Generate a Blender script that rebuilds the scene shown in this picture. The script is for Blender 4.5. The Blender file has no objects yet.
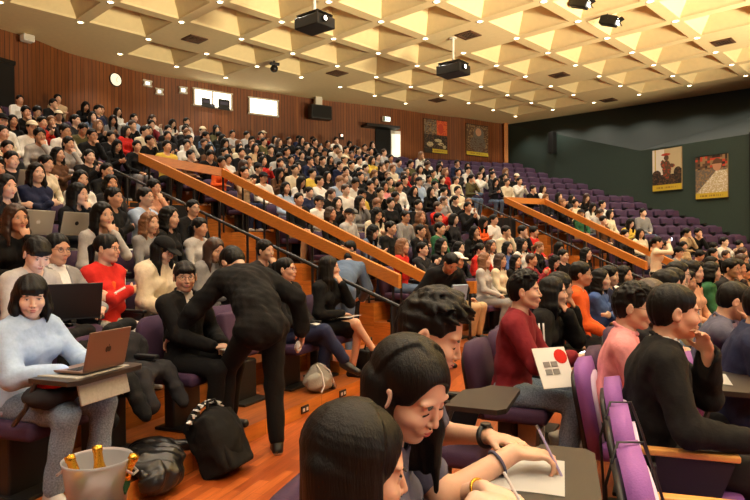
import bpy, bmesh, math, random
import numpy as np
from mathutils import Vector, Matrix

random.seed(7)
RNG = random.Random(11)
PI = math.pi
COL = bpy.context.scene.collection
SC = bpy.context.scene

# ------------------------------------------------------------------ places
CAM_Z = 1.55
FOC = 612.0
CEIL = 7.25
CX, CY = 16.3, -2.9            # centre of the curved rows (the stage side)
R0, PITCH, RISE, NT = 19.0, 0.85, 0.30, 15
RWALL = 32.35


def arc(R, a):
    return (CX + R * math.cos(a), CY + R * math.sin(a))


def polar(x, y):
    return math.hypot(x - CX, y - CY), math.atan2(y - CY, x - CX)


def project(x, y, z):
    if y < 0.2:
        return (-9999, -9999)
    u, v = FOC * x / y, FOC * (z - CAM_Z) / y
    return (375 + u, 247.7 - v - 0.0098 * u)


def on_row(R, px):
    """point of the row of radius R on the sight line through column px"""
    k = (px - 375) / FOC
    a = k * k + 1
    b = -2 * (k * CX + CY)
    c = CX * CX + CY * CY - R * R
    dd = math.sqrt(max(b * b - 4 * a * c, 0))
    ys = [(-b - dd) / (2 * a), (-b + dd) / (2 * a)]
    ys = [q for q in ys if q > 0.3]
    y = min(ys) if len(ys) > 1 and min(ys) > 0.8 else max(ys)
    return (k * y, y)


# ------------------------------------------------------------------ colours and materials
def lin(c):
    out = []
    for v in c:
        v = v / 255.0
        out.append(v / 12.92 if v <= 0.04045 else ((v + 0.055) / 1.055) ** 2.4)
    return tuple(out)


def new_mat(name):
    m = bpy.data.materials.new(name)
    m.use_nodes = True
    nt = m.node_tree
    b = nt.nodes['Principled BSDF']
    return m, nt, b


def link(nt, a, ao, b, bi):
    nt.links.new(a.outputs[ao], b.inputs[bi])


def plain(name, rgb, rough=0.6, metal=0.0, bump=0.0, bscale=60.0, vary=0.0, spec=0.5, sss=0.0, stretch=None):
    m, nt, b = new_mat(name)
    b.inputs['Base Color'].default_value = (*lin(rgb), 1)
    b.inputs['Roughness'].default_value = rough
    b.inputs['Metallic'].default_value = metal
    b.inputs['Specular IOR Level'].default_value = spec
    if sss:
        b.inputs['Subsurface Weight'].default_value = sss
        b.inputs['Subsurface Radius'].default_value = (0.02, 0.008, 0.004)
        b.inputs['Subsurface Scale'].default_value = 0.3
    if bump or vary:
        tc = nt.nodes.new('ShaderNodeTexCoord')
        mp = nt.nodes.new('ShaderNodeMapping')
        if stretch:
            mp.inputs['Scale'].default_value = stretch
        link(nt, tc, 'Object', mp, 'Vector')
        n = nt.nodes.new('ShaderNodeTexNoise')
        n.inputs['Scale'].default_value = bscale
        n.inputs['Detail'].default_value = 4
        link(nt, mp, 'Vector', n, 'Vector')
        if bump:
            bp = nt.nodes.new('ShaderNodeBump')
            bp.inputs['Strength'].default_value = bump
            bp.inputs['Distance'].default_value = 0.01
            link(nt, n, 'Fac', bp, 'Height')
            link(nt, bp, 'Normal', b, 'Normal')
        if vary:
            r = nt.nodes.new('ShaderNodeValToRGB')
            c = lin(rgb)
            r.color_ramp.elements[0].position = 0.3
            r.color_ramp.elements[1].position = 0.7
            r.color_ramp.elements[0].color = (*[q * (1 - vary) for q in c], 1)
            r.color_ramp.elements[1].color = (*[min(1, q * (1 + vary)) for q in c], 1)
            link(nt, n, 'Fac', r, 'Fac')
            link(nt, r, 'Color', b, 'Base Color')
    return m


def glow(name, rgb, strength):
    m, nt, b = new_mat(name)
    b.inputs['Base Color'].default_value = (0.8, 0.8, 0.8, 1)
    b.inputs['Emission Color'].default_value = (*lin(rgb), 1)
    b.inputs['Emission Strength'].default_value = strength
    return m


def wood(name, dark, light, rough, plank, gap, axis='u', length=0.0, grain=(1, 1, 1), spec=0.5, bump=0.12, gapdark=0.25):
    """boards: plank = board width; coordinates come from the UV map in metres"""
    m, nt, b = new_mat(name)
    N = nt.nodes.new
    uv = N('ShaderNodeUVMap')
    br = N('ShaderNodeTexBrick')
    br.offset = 0.5
    br.inputs['Scale'].default_value = 1.0
    br.inputs['Brick Width'].default_value = length if length else 50.0
    br.inputs['Row Height'].default_value = plank
    br.inputs['Mortar Size'].default_value = gap
    br.inputs['Mortar Smooth'].default_value = 0.1
    br.inputs['Bias'].default_value = 0.0
    d, l = lin(dark), lin(light)
    br.inputs['Color1'].default_value = (*d, 1)
    br.inputs['Color2'].default_value = (*l, 1)
    br.inputs['Mortar'].default_value = (*[q * gapdark for q in d], 1)
    link(nt, uv, 'UV', br, 'Vector')
    mp = N('ShaderNodeMapping')
    mp.inputs['Scale'].default_value = grain
    link(nt, uv, 'UV', mp, 'Vector')
    no = N('ShaderNodeTexNoise')
    no.inputs['Scale'].default_value = 1.0
    no.inputs['Detail'].default_value = 6
    no.inputs['Roughness'].default_value = 0.65
    link(nt, mp, 'Vector', no, 'Vector')
    mix = N('ShaderNodeMix')
    mix.data_type = 'RGBA'
    mix.blend_type = 'MULTIPLY'
    mix.inputs[0].default_value = 0.75
    rp = N('ShaderNodeValToRGB')
    rp.color_ramp.elements[0].position = 0.3
    rp.color_ramp.elements[0].color = (0.45, 0.42, 0.4, 1)
    rp.color_ramp.elements[1].position = 0.72
    rp.color_ramp.elements[1].color = (1.15, 1.12, 1.1, 1)
    link(nt, no, 'Fac', rp, 'Fac')
    nt.links.new(br.outputs['Color'], mix.inputs[6])
    nt.links.new(rp.outputs['Color'], mix.inputs[7])
    nt.links.new(mix.outputs[2], b.inputs['Base Color'])
    b.inputs['Roughness'].default_value = rough
    b.inputs['Specular IOR Level'].default_value = spec
    bp = N('ShaderNodeBump')
    bp.inputs['Strength'].default_value = bump
    bp.inputs['Distance'].default_value = 0.01
    inv = N('ShaderNodeMath')
    inv.operation = 'SUBTRACT'
    inv.inputs[0].default_value = 1.0
    link(nt, br, 'Fac', inv, 1)
    link(nt, inv, 'Value', bp, 'Height')
    link(nt, bp, 'Normal', b, 'Normal')
    return m


MAT = {}
MAT['parquet'] = wood('parquet', (150, 70, 30), (196, 104, 48), 0.30, 0.075, 0.0012, length=0.42, grain=(3, 30, 1), gapdark=0.45)
MAT['tier_wood'] = wood('tier_wood', (146, 74, 28), (184, 104, 44), 0.4, 0.15, 0.0012, length=1.6, grain=(2, 25, 1))
MAT['riser_wood'] = wood('riser_wood', (204, 122, 46), (226, 146, 62), 0.4, 0.3, 0.002, length=0.9, grain=(2, 18, 1), bump=0.05)
MAT['wall_wood'] = wood('wall_wood', (116, 62, 27), (140, 82, 38), 0.5, 0.12, 0.007, length=0.0, grain=(1.0, 22, 1), gapdark=0.14)
MAT['rail_wood'] = plain('rail_wood', (196, 122, 48), 0.35, bump=0.03, bscale=10, vary=0.14, stretch=(1, 1, 8))
MAT['ceiling'] = plain('ceiling_paint', (226, 208, 162), 0.85, bump=0.05, bscale=8, vary=0.03)
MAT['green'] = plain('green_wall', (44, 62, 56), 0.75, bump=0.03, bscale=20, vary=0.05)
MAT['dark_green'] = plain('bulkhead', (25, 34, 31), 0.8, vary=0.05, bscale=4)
MAT['black'] = plain('black_plastic', (18, 17, 18), 0.45)
MAT['black_matt'] = plain('black_matt', (14, 13, 13), 0.85)
MAT['metal'] = plain('dark_metal', (44, 42, 42), 0.4, metal=0.6)
MAT['steel'] = plain('steel', (170, 170, 172), 0.3, metal=0.9)
MAT['white'] = plain('white_paint', (232, 230, 224), 0.5)
MAT['offwhite'] = plain('offwhite', (206, 200, 186), 0.6)
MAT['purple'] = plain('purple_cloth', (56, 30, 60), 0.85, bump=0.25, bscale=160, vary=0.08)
MAT['lit_purple'] = plain('lit_purple_cloth', (128, 76, 148), 0.8, bump=0.2, bscale=160, vary=0.06)  # the same purple cloth, lightened as if stage light falls on it
MAT['armwood'] = plain('arm_wood', (208, 148, 76), 0.35, bump=0.03, vary=0.12, bscale=12, stretch=(1, 9, 1))
MAT['paper'] = plain('paper', (240, 238, 230), 0.7)
MAT['skin'] = plain('skin', (212, 166, 136), 0.5, sss=0.15, bump=0.03, bscale=90, vary=0.03)
MAT['skin_tan'] = plain('skin_tan', (194, 144, 112), 0.5, sss=0.15, bump=0.03, bscale=90, vary=0.03)
MAT['skin_fair'] = plain('skin_fair', (224, 184, 158), 0.5, sss=0.15, bump=0.02, bscale=90, vary=0.02)
MAT['lip'] = plain('lip', (176, 84, 78), 0.4)
MAT['nail'] = plain('nail', (224, 172, 158), 0.3)
MAT['eye_white'] = plain('eye_white', (225, 220, 214), 0.25)
MAT['iris'] = plain('iris', (22, 14, 12), 0.15)
MAT['brow'] = plain('brow', (34, 25, 22), 0.8)
MAT['hair'] = plain('black_hair', (13, 11, 10), 0.46, bump=0.25, bscale=30, stretch=(9, 9, 0.7), spec=0.2)
MAT['hair_brown'] = plain('brown_hair', (52, 32, 22), 0.42, bump=0.3, bscale=30, stretch=(9, 9, 0.7), spec=0.5)
MAT['hair_light'] = plain('light_brown_hair', (118, 78, 48), 0.45, bump=0.6, bscale=30, stretch=(9, 9, 0.7), spec=0.5)
CLOTH = {
    'black': (13, 12, 13), 'charcoal': (34, 33, 36), 'dark grey': (70, 70, 74), 'grey': (128, 126, 126), 'pale grey': (176, 172, 168),
    'white': (226, 222, 212), 'cream': (222, 208, 178), 'beige': (186, 158, 122), 'brown': (92, 62, 42), 'peach': (224, 172, 140),
    'red': (196, 40, 32), 'maroon': (112, 26, 36), 'pink': (224, 146, 146), 'orange': (222, 92, 36), 'yellow': (214, 182, 72),
    'olive': (84, 80, 50), 'green': (44, 92, 62), 'teal': (40, 110, 110), 'navy': (32, 38, 66), 'blue': (62, 86, 142),
    'denim': (86, 104, 130), 'pale blue': (160, 180, 206), 'lavender': (160, 150, 186), 'slate': (84, 84, 104),
}
for k_, c_ in CLOTH.items():
    MAT['cloth ' + k_] = plain('cloth_' + k_.replace(' ', '_'), c_, 0.88, bump=0.25, bscale=45, vary=0.06, spec=0.25)
MAT['jeans'] = plain('jeans', (108, 124, 144), 0.9, bump=0.4, bscale=110, vary=0.35, spec=0.2)
MAT['leather'] = plain('black_leather', (20, 18, 18), 0.35, bump=0.2, bscale=60)


# ------------------------------------------------------------------ object helpers
def make(name, me, mat=None, parent=None, loc=None, rz=0.0):
    o = bpy.data.objects.new(name, me)
    COL.objects.link(o)
    if mat is not None and me is not None:
        ms = mat if isinstance(mat, (list, tuple)) else [mat]
        for q in ms:
            me.materials.append(q)
    if parent is not None:
        o.parent = parent
    if loc is not None:
        o.location = loc
    if rz:
        o.rotation_euler = (0, 0, rz)
    return o


def tag(o, label=None, cat=None, group=None, kind=None):
    if label:
        o['label'] = label
    if cat:
        o['category'] = cat
    if group:
        o['group'] = group
    if kind:
        o['kind'] = kind
    return o


def thing(name, label, cat, loc=(0, 0, 0), rz=0.0, group=None):
    o = make(name, None, loc=loc, rz=rz)
    o.empty_display_size = 0.1
    return tag(o, label, cat, group)


class MB:
    """collects shapes; build() links them as ONE mesh object"""

    def __init__(s):
        s.bm = bmesh.new()

    def box(s, c, size, bevel=0.0, rot=None, seg=2):
        r = bmesh.ops.create_cube(s.bm, size=1.0)
        vs = r['verts']
        for v in vs:
            v.co = Vector((v.co.x * size[0], v.co.y * size[1], v.co.z * size[2]))
        if bevel:
            es = list({e for v in vs for e in v.link_edges})
            rr = bmesh.ops.bevel(s.bm, geom=es, offset=bevel, segments=seg, affect='EDGES', profile=0.5)
            vs = list({v for v in rr['verts']} | {v for v in vs if v.is_valid})
        M = Matrix.Translation(Vector(c)) @ (rot.to_4x4() if rot is not None else Matrix.Identity(4))
        for v in vs:
            v.co = M @ v.co
        return s

    def tube(s, pts, r, n=8, closed=False):
        pts = [Vector(p) for p in pts]
        rr = r if isinstance(r, (list, tuple)) else [r] * len(pts)
        rings = []
        up = None
        m = len(pts)
        for i, p in enumerate(pts):
            if closed:
                t = (pts[(i + 1) % m] - pts[i - 1]).normalized()
            else:
                t = (pts[min(i + 1, m - 1)] - pts[max(i - 1, 0)]).normalized()
            if up is None:
                up = Vector((0, 0, 1)) if abs(t.z) < 0.9 else Vector((1, 0, 0))
            a = t.cross(up)
            if a.length < 1e-5:
                a = t.cross(Vector((0, 1, 0)))
            a.normalize()
            b = a.cross(t).normalized()
            up = b
            rings.append([s.bm.verts.new(p + (a * math.cos(2 * PI * k / n) + b * math.sin(2 * PI * k / n)) * rr[i]) for k in range(n)])
        for i in range(m if closed else m - 1):
            A, B = rings[i], rings[(i + 1) % m]
            for k in range(n):
                s.bm.faces.new((A[k], A[(k + 1) % n], B[(k + 1) % n], B[k]))
        if not closed:
            s.bm.faces.new(rings[0][::-1])
            s.bm.faces.new(rings[-1])
        return s

    def lathe(s, prof, n=24, c=(0, 0, 0), cap0=True, cap1=True):
        rings = []
        for (r, z) in prof:
            rings.append([s.bm.verts.new((c[0] + r * math.cos(2 * PI * k / n), c[1] + r * math.sin(2 * PI * k / n), c[2] + z)) for k in range(n)])
        for A, B in zip(rings, rings[1:]):
            for k in range(n):
                s.bm.faces.new((A[k], A[(k + 1) % n], B[(k + 1) % n], B[k]))
        if cap0:
            s.bm.faces.new(rings[0][::-1])
        if cap1:
            s.bm.faces.new(rings[-1])
        return s

    def prism(s, poly, thick, M=None, mid=0.0):
        """poly in the local XY plane, thickness along local Z, placed by M"""
        M = M or Matrix.Identity(4)
        lo = [s.bm.verts.new(M @ Vector((x, y, mid - thick / 2))) for x, y in poly]
        hi = [s.bm.verts.new(M @ Vector((x, y, mid + thick / 2))) for x, y in poly]
        n = len(poly)
        s.bm.faces.new(lo[::-1])
        s.bm.faces.new(hi)
        for k in range(n):
            s.bm.faces.new((lo[k], lo[(k + 1) % n], hi[(k + 1) % n], hi[k]))
        return s

    def poly(s, pts):
        s.bm.faces.new([s.bm.verts.new(Vector(p)) for p in pts])
        return s

    def ball(s, c, r, M=None, u=12, v=8):
        q = bmesh.ops.create_uvsphere(s.bm, u_segments=u, v_segments=v, radius=1.0)
        rr = r if isinstance(r, (list, tuple)) else (r, r, r)
        for w in q['verts']:
            p = Vector((w.co.x * rr[0], w.co.y * rr[1], w.co.z * rr[2]))
            w.co = (M @ p if M is not None else p) + Vector(c)
        return s

    def mesh(s, name, smooth=False, fix=True):
        if fix:
            bmesh.ops.recalc_face_normals(s.bm, faces=s.bm.faces)
        me = bpy.data.meshes.new(name)
        s.bm.to_mesh(me)
        s.bm.free()
        if smooth:
            me.polygons.foreach_set('use_smooth', [True] * len(me.polygons))
        return me

    def build(s, name, mat, parent=None, loc=None, rz=0.0, smooth=False, fix=True):
        return make(name, s.mesh(name, smooth, fix), mat, parent, loc, rz)


def uv_mesh(name, faces):
    """faces = list of (points, uvs); returns a mesh with a UV map in metres"""
    vs, fs, uvs = [], [], []
    for pts, uv in faces:
        i = len(vs)
        vs += [tuple(p) for p in pts]
        fs.append(list(range(i, i + len(pts))))
        uvs += list(uv)
    me = bpy.data.meshes.new(name)
    me.from_pydata(vs, [], fs)
    ul = me.uv_layers.new(name='UVMap')
    for l, c in zip(ul.data, uvs):
        l.uv = c
    me.update()
    return me


def struct(name, me, mat, loc=None):
    o = make(name, me, mat, loc=loc)
    o['kind'] = 'structure'
    return o


# ------------------------------------------------------------------ aisle lines (each nearly radial)
def line(p, q):
    d = Vector((q[0] - p[0], q[1] - p[1])).normalized()
    return (Vector(p), d)


A1_NEAR = line((0.31, 7.65), (-4.47, 11.69))
A1_FAR = line((1.40, 8.53), (-3.14, 12.62))
A2_NEAR = line((5.8, 13.06), (3.8, 17.84))
A2_FAR = line((6.9, 13.72), (5.17, 18.56))


def offset(L, d):
    n = Vector((-L[1].y, L[1].x))           # left of the uphill direction
    return (L[0] + n * d, L[1])


A1_THIN = offset(A1_NEAR, 1.1)
A2_THIN = offset(A2_NEAR, 1.15)


def hit(L, R):
    """point of line L at radius R from the centre, and its angle"""
    p = L[0] - Vector((CX, CY))
    b = p.dot(L[1])
    c = p.dot(p) - R * R
    t = -b + math.sqrt(max(b * b - c, 0))
    q = L[0] + L[1] * t
    return q, math.atan2(q.y - CY, q.x - CX)


def wall_hit(R):
    """angle where the ring of radius R meets the green side wall"""
    best = None
    pts = WALLP
    for (ax, ay), (bx, by) in zip(pts, pts[1:]):
        for k in range(400):
            t = k / 400.0
            x, y = ax + (bx - ax) * t, ay + (by - ay) * t
            d = abs(math.hypot(x - CX, y - CY) - R)
            if best is None or d < best[0]:
                best = (d, math.atan2(y - CY, x - CX))
    return best[1]


WALLP = [(6.23, 28.63), (9.95, 22.9), (14.2, 15.6)]
LEFT_A = math.radians(170)
UTIER = 8                                    # from this tier upwards the rows run unbroken above the stair wells


def tier_h(k):
    return (.13, .36)[k] if k < 2 else .66 + .3075 * (k - 2)


def bounds(block, R, k):
    if k >= UTIER:
        mid1 = hit(offset(A1_NEAR, -0.81), R)[1]
        mid2 = hit(offset(A2_NEAR, -0.78), R)[1]
        return {'left': (LEFT_A, mid1), 'middle': (mid1, mid2), 'right': (mid2, wall_hit(R))}[block]
    if block == 'left':
        return LEFT_A, hit(A1_THIN, R)[1]
    if block == 'middle':
        return hit(A1_FAR, R)[1], hit(A2_THIN, R)[1]
    return hit(A2_FAR, R)[1], wall_hit(R)


# ------------------------------------------------------------------ the hall
def build_hall():
    # parquet floor, boards along the rows
    faces = []
    na, nr = 60, 24
    for i in range(na):
        a0 = math.radians(60 + 140 * i / na)
        a1 = math.radians(60 + 140 * (i + 1) / na)
        for j in range(nr):
            r0, r1 = 1.0 + 31.4 * j / nr, 1.0 + 31.4 * (j + 1) / nr
            P = [(*arc(r0, a0), 0), (*arc(r1, a0), 0), (*arc(r1, a1), 0), (*arc(r0, a1), 0)]
            faces.append((P, [(p[0] * 0.35 + p[1] * 0.937, p[1] * 0.35 - p[0] * 0.937) for p in P]))
    struct('floor', uv_mesh('floor', faces), MAT['parquet'])

    # tiers
    for block in ('left', 'middle', 'right'):
        for k in range(NT):
            Rf, Rb, h, h0 = R0 + PITCH * k, R0 + PITCH * (k + 1), tier_h(k), tier_h(k - 1) if k else 0.0
            if k == NT - 1:
                Rb = RWALL + 0.6
            f0, f1 = bounds(block, Rf, k)
            b0, b1 = bounds(block, Rb, k)
            top, ris = [], []
            n = 40
            for i in range(n):
                t0, t1 = i / n, (i + 1) / n
                A, B = arc(Rf, f0 + (f1 - f0) * t0), arc(Rf, f0 + (f1 - f0) * t1)
                D, E = arc(Rb, b0 + (b1 - b0) * t0), arc(Rb, b0 + (b1 - b0) * t1)
                s0, s1 = Rf * abs(f1 - f0) * t0, Rf * abs(f1 - f0) * t1
                top.append(([(*A, h), (*B, h), (*E, h), (*D, h)], [(s0, 0), (s1, 0), (s1, PITCH), (s0, PITCH)]))
                # nosing and riser
                ris.append(([(*A, h), (*A, h0 - 0.02), (*B, h0 - 0.02), (*B, h)], [(s0, h), (s0, h0), (s1, h0), (s1, h)]))
            for (fa, ba, sgn) in ((f0, b0, 1), (f1, b1, -1)):
                A, D = arc(Rf, fa), arc(Rb, ba)
                ris.append(([(*A, 0), (*D, 0), (*D, h), (*A, h)], [(0, 0), (PITCH, 0), (PITCH, h), (0, h)]))
            me = uv_mesh('floor_tier', top + ris)
            me.materials.append(MAT['tier_wood'])
            me.materials.append(MAT['riser_wood'])
            me.polygons.foreach_set('material_index', [0] * len(top) + [1] * len(ris))
            o = make('floor_tier', me)
            o['kind'] = 'structure'

    # back wall of upright boards, curved
    faces = []
    n = 90
    ac = math.atan2(28.63 - CY, 6.23 - CX)
    a_end = math.radians(175)
    for i in range(n):
        a0, a1 = ac + (a_end - ac) * i / n, ac + (a_end - ac) * (i + 1) / n
        A, B = arc(wall_r(a0), a0), arc(wall_r(a1), a1)
        s0, s1 = RWALL * (a0 - ac), RWALL * (a1 - ac)
        faces.append(([(*A, 3.6), (*B, 3.6), (*B, CEIL), (*A, CEIL)], [(3.6, s0), (3.6, s1), (CEIL, s1), (CEIL, s0)]))
    struct('wall_back', uv_mesh('wall_back', faces), MAT['wall_wood'])
    # green side wall and the sloping bulkhead above it
    W = WALLP
    fold_h, end_h = 5.08, 5.02
    tops = [CEIL, fold_h, end_h]
    mb = MB()
    for i in range(2):
        mb.poly([(*W[i], 0), (*W[i + 1], 0), (*W[i + 1], tops[i + 1]), (*W[i], tops[i])])
    me = mb.mesh('wall_right')
    struct('wall_right', me, MAT['green'])
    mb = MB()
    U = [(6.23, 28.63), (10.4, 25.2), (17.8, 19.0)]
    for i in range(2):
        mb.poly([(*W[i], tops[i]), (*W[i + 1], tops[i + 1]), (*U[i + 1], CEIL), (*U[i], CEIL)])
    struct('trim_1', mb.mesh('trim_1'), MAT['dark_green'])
    # dark upright at the end of the green wall
    d = Vector((W[2][0] - W[1][0], W[2][1] - W[1][1])).normalized()
    p = Vector(W[1]) + d * 4.02
    mb = MB()
    mb.box((p.x + 0.05, p.y - 0.1, 2.55), (0.24, 0.24, 5.1), 0.01)
    struct('trim_2', mb.mesh('trim_2'), MAT['black_matt'])
    # corner post
    mb = MB()
    mb.box((6.1, 28.35, 5.4), (0.18, 0.18, 3.7), 0.01)
    struct('trim_3', mb.mesh('trim_3'), MAT['rail_wood'])


def wall_r(a):
    deg = math.degrees(a)
    pts = [(100, 32.9), (107.7, 33.0), (113, 32.4), (120, 32.0), (127, 32.2), (132, 32.45), (136, 32.75), (140, 32.5), (143.4, 31.9), (150, 31.0), (175, 30)]
    for (x0, y0), (x1, y1) in zip(pts, pts[1:]):
        if deg <= x1:
            t = max(0, (deg - x0) / (x1 - x0))
            t = t * t * (3 - 2 * t)
            return y0 + (y1 - y0) * t
    return pts[-1][1]


# ------------------------------------------------------------------ coffered ceiling
CELL = 1.77
CA = math.radians(46.25)
UU = Vector((math.cos(CA), math.sin(CA)))
VV = Vector((-math.sin(CA), math.cos(CA)))
NODE0 = Vector((0.208, 15.467))
VENTS = [(470, 35), (197, 39), (725, 42), (339, 73), (439, 100), (561, 75), (610, 100)]


def node(i, j):
    p = NODE0 + UU * (CELL * i) + VV * (CELL * j)
    return p.x, p.y


def ceil_at(px, py):
    u = px - 375
    v = 247.7 - py - 0.0098 * u
    y = FOC * (CEIL - CAM_Z) / v
    return u * y / FOC, y


def in_margin(x, y):
    R, a = polar(x, y)
    if R > wall_r(a) - 1.9:
        return True
    # distance from the bulkhead edge at the ceiling
    ax, ay, bx, by = 6.23, 28.63, 17.8, 19.0
    d = ((bx - ax) * (y - ay) - (by - ay) * (x - ax)) / math.hypot(bx - ax, by - ay)
    return d > -1.9


def build_ceiling():
    mb = MB()
    vent_cells = []
    for p in VENTS:
        x, y = ceil_at(*p)
        q = Vector((x, y)) - NODE0
        vent_cells.append((math.floor(q.dot(UU) / CELL), math.floor(q.dot(VV) / CELL)))
    coff = set()
    for i in range(-14, 14):
        for j in range(-12, 14):
            c = [node(i, j), node(i + 1, j), node(i + 1, j + 1), node(i, j + 1)]
            m = node(i + 0.5, j + 0.5)
            P = [Vector((*q, CEIL)) for q in c]
            ok = not in_margin(*m) and m[1] > -3 and (i, j) not in vent_cells
            if not ok:
                R, a = polar(*m)
                if R < 36.5:
                    mb.poly(P[::-1])
                continue
            coff.add((i, j))
            w = 0.085
            I = [Vector((*node(i + a, j + b), CEIL)) for a, b in ((w, w), (1 - w, w), (1 - w, 1 - w), (w, 1 - w))]
            L = [Vector((*node(i + a, j + b), CEIL + 0.05)) for a, b in ((w + .01, w + .01), (1 - w - .01, w + .01), (1 - w - .01, 1 - w - .01), (w + .01, 1 - w - .01))]
            ap = Vector((*node(i + .5, j + .5), CEIL + 0.95))
            vs = [mb.bm.verts.new(q) for q in P + I + L + [ap]]
            for k in range(4):
                n = (k + 1) % 4
                mb.bm.faces.new((vs[n], vs[k], vs[4 + k], vs[4 + n]))
                mb.bm.faces.new((vs[4 + n], vs[4 + k], vs[8 + k], vs[8 + n]))
                mb.bm.faces.new((vs[8 + n], vs[8 + k], vs[12]))
    me = mb.mesh('ceiling', fix=False)
    struct('ceiling', me, MAT['ceiling'])
    return coff


def build_downlights(coff):
    ring = MB()
    ring.lathe([(0.062, -0.004), (0.098, -0.008), (0.104, 0.006)], 20, cap0=False, cap1=False)
    ring_me = ring.mesh('trim_ring', True)
    ring_me.materials.append(MAT['white'])
    lens = MB()
    lens.lathe([(0.001, -0.012), (0.05, -0.010), (0.064, 0.0)], 20)
    lens_me = lens.mesh('lens', True)
    lens_me.materials.append(glow('downlight_glow', (255, 226, 170), 14))
    spots = []
    for i in range(-14, 15):
        for j in range(-12, 15):
            x, y = node(i, j)
            R, a = polar(x, y)
            near = any((i + a_, j + b_) in coff for a_ in (-1, 0) for b_ in (-1, 0))
            if R > wall_r(a) - 0.9:
                continue
            ax, ay, bx, by = 6.23, 28.63, 17.8, 19.0
            d = ((bx - ax) * (y - ay) - (by - ay) * (x - ax)) / math.hypot(bx - ax, by - ay)
            if d > -0.6:
                continue
            px, py = project(x, y, CEIL)
            if y > 2 and not (-40 < px < 790) or y < -4.5 or R < 11 or x < -12:
                continue
            spots.append((x, y, d, R))
    for (x, y, d, R) in spots:
        t = thing('downlight', 'small round recessed downlight glowing in the cream coffered ceiling', 'ceiling light', (x, y, CEIL), group='recessed ceiling downlights')
        make('trim_ring', ring_me, parent=t)
        make('lens', lens_me, parent=t)
        l = bpy.data.lights.get('downlight_lamp')
        if l is None:
            l = bpy.data.lights.new('downlight_lamp', 'SPOT')
            l.energy = 135
            l.color = (1.0, 0.91, 0.76)
            l.spot_size = math.radians(112)
            l.spot_blend = 0.6
            l.shadow_soft_size = 0.07
        lo = bpy.data.objects.new('downlight_lamp', l)
        COL.objects.link(lo)
        lo.location = (x, y, CEIL - 0.03)
    return spots


# ------------------------------------------------------------------ camera, lights, world
def build_camera():
    cd = bpy.data.cameras.new('camera')
    cd.sensor_width = 36.0
    cd.lens = FOC / 750.0 * 36.0
    cd.clip_start = 0.05
    cd.clip_end = 200
    co = bpy.data.objects.new('camera', cd)
    COL.objects.link(co)
    R = Matrix.Rotation(math.radians(90) - 0.00373, 4, 'X') @ Matrix.Rotation(-0.0098, 4, 'Z')
    co.matrix_world = Matrix.Translation((0, 0, CAM_Z)) @ R
    SC.camera = co
    SC.view_settings.view_transform = 'Standard'
    SC.view_settings.look = 'None'
    SC.view_settings.gamma = 1.0
    SC.view_settings.use_curve_mapping = False
    SC.view_settings.exposure = -0.15


def area(name, loc, target, size, energy, col):
    l = bpy.data.lights.new(name, 'AREA')
    l.shape = 'RECTANGLE'
    l.size, l.size_y = size
    l.energy = energy
    l.color = col
    o = bpy.data.objects.new(name, l)
    COL.objects.link(o)
    o.location = loc
    d = Vector(target) - Vector(loc)
    o.rotation_euler = d.to_track_quat('-Z', 'Y').to_euler()
    return o


def build_light():
    w = bpy.data.worlds.new('world')
    SC.world = w
    w.use_nodes = True
    bg = w.node_tree.nodes['Background']
    bg.inputs['Color'].default_value = (1.0, 0.9, 0.78, 1)
    bg.inputs['Strength'].default_value = 0.07
    # stage flood and uplight by the centre of the rows, then two added washes
    area('stage_flood', (15.0, -5.0, 5.6), (2.0, 13.0, 1.5), (5.0, 1.5), 750, (1.0, 0.93, 0.82))
    area('ceiling_wash', (12.5, 0.0, 0.6), (7.5, 5.0, 7.25), (3.0, 1.6), 3000, (1.0, 0.84, 0.54)).data.spread = math.radians(72)
    area('ceiling_wash', (16.0, 8.0, 0.6), (10.5, 14.5, 7.25), (3.0, 1.6), 900, (1.0, 0.84, 0.54)).data.spread = math.radians(78)  # unseen lamp, added to brighten the right end of the ceiling
    area('ceiling_wash', (4.0, -5.0, 0.6), (1.0, 0.0, 7.25), (3.0, 1.6), 900, (1.0, 0.84, 0.54)).data.spread = math.radians(80)  # unseen lamp, added to lift the left part of the ceiling
    SC.cycles.use_denoising = True
    SC.cycles.max_bounces = 5
    SC.cycles.diffuse_bounces = 4
    SC.cycles.glossy_bounces = 2
    SC.cycles.transmission_bounces = 4
    SC.cycles.caustics_reflective = False
    SC.cycles.caustics_refractive = False
    SC.cycles.sample_clamp_indirect = 4.0

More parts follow.
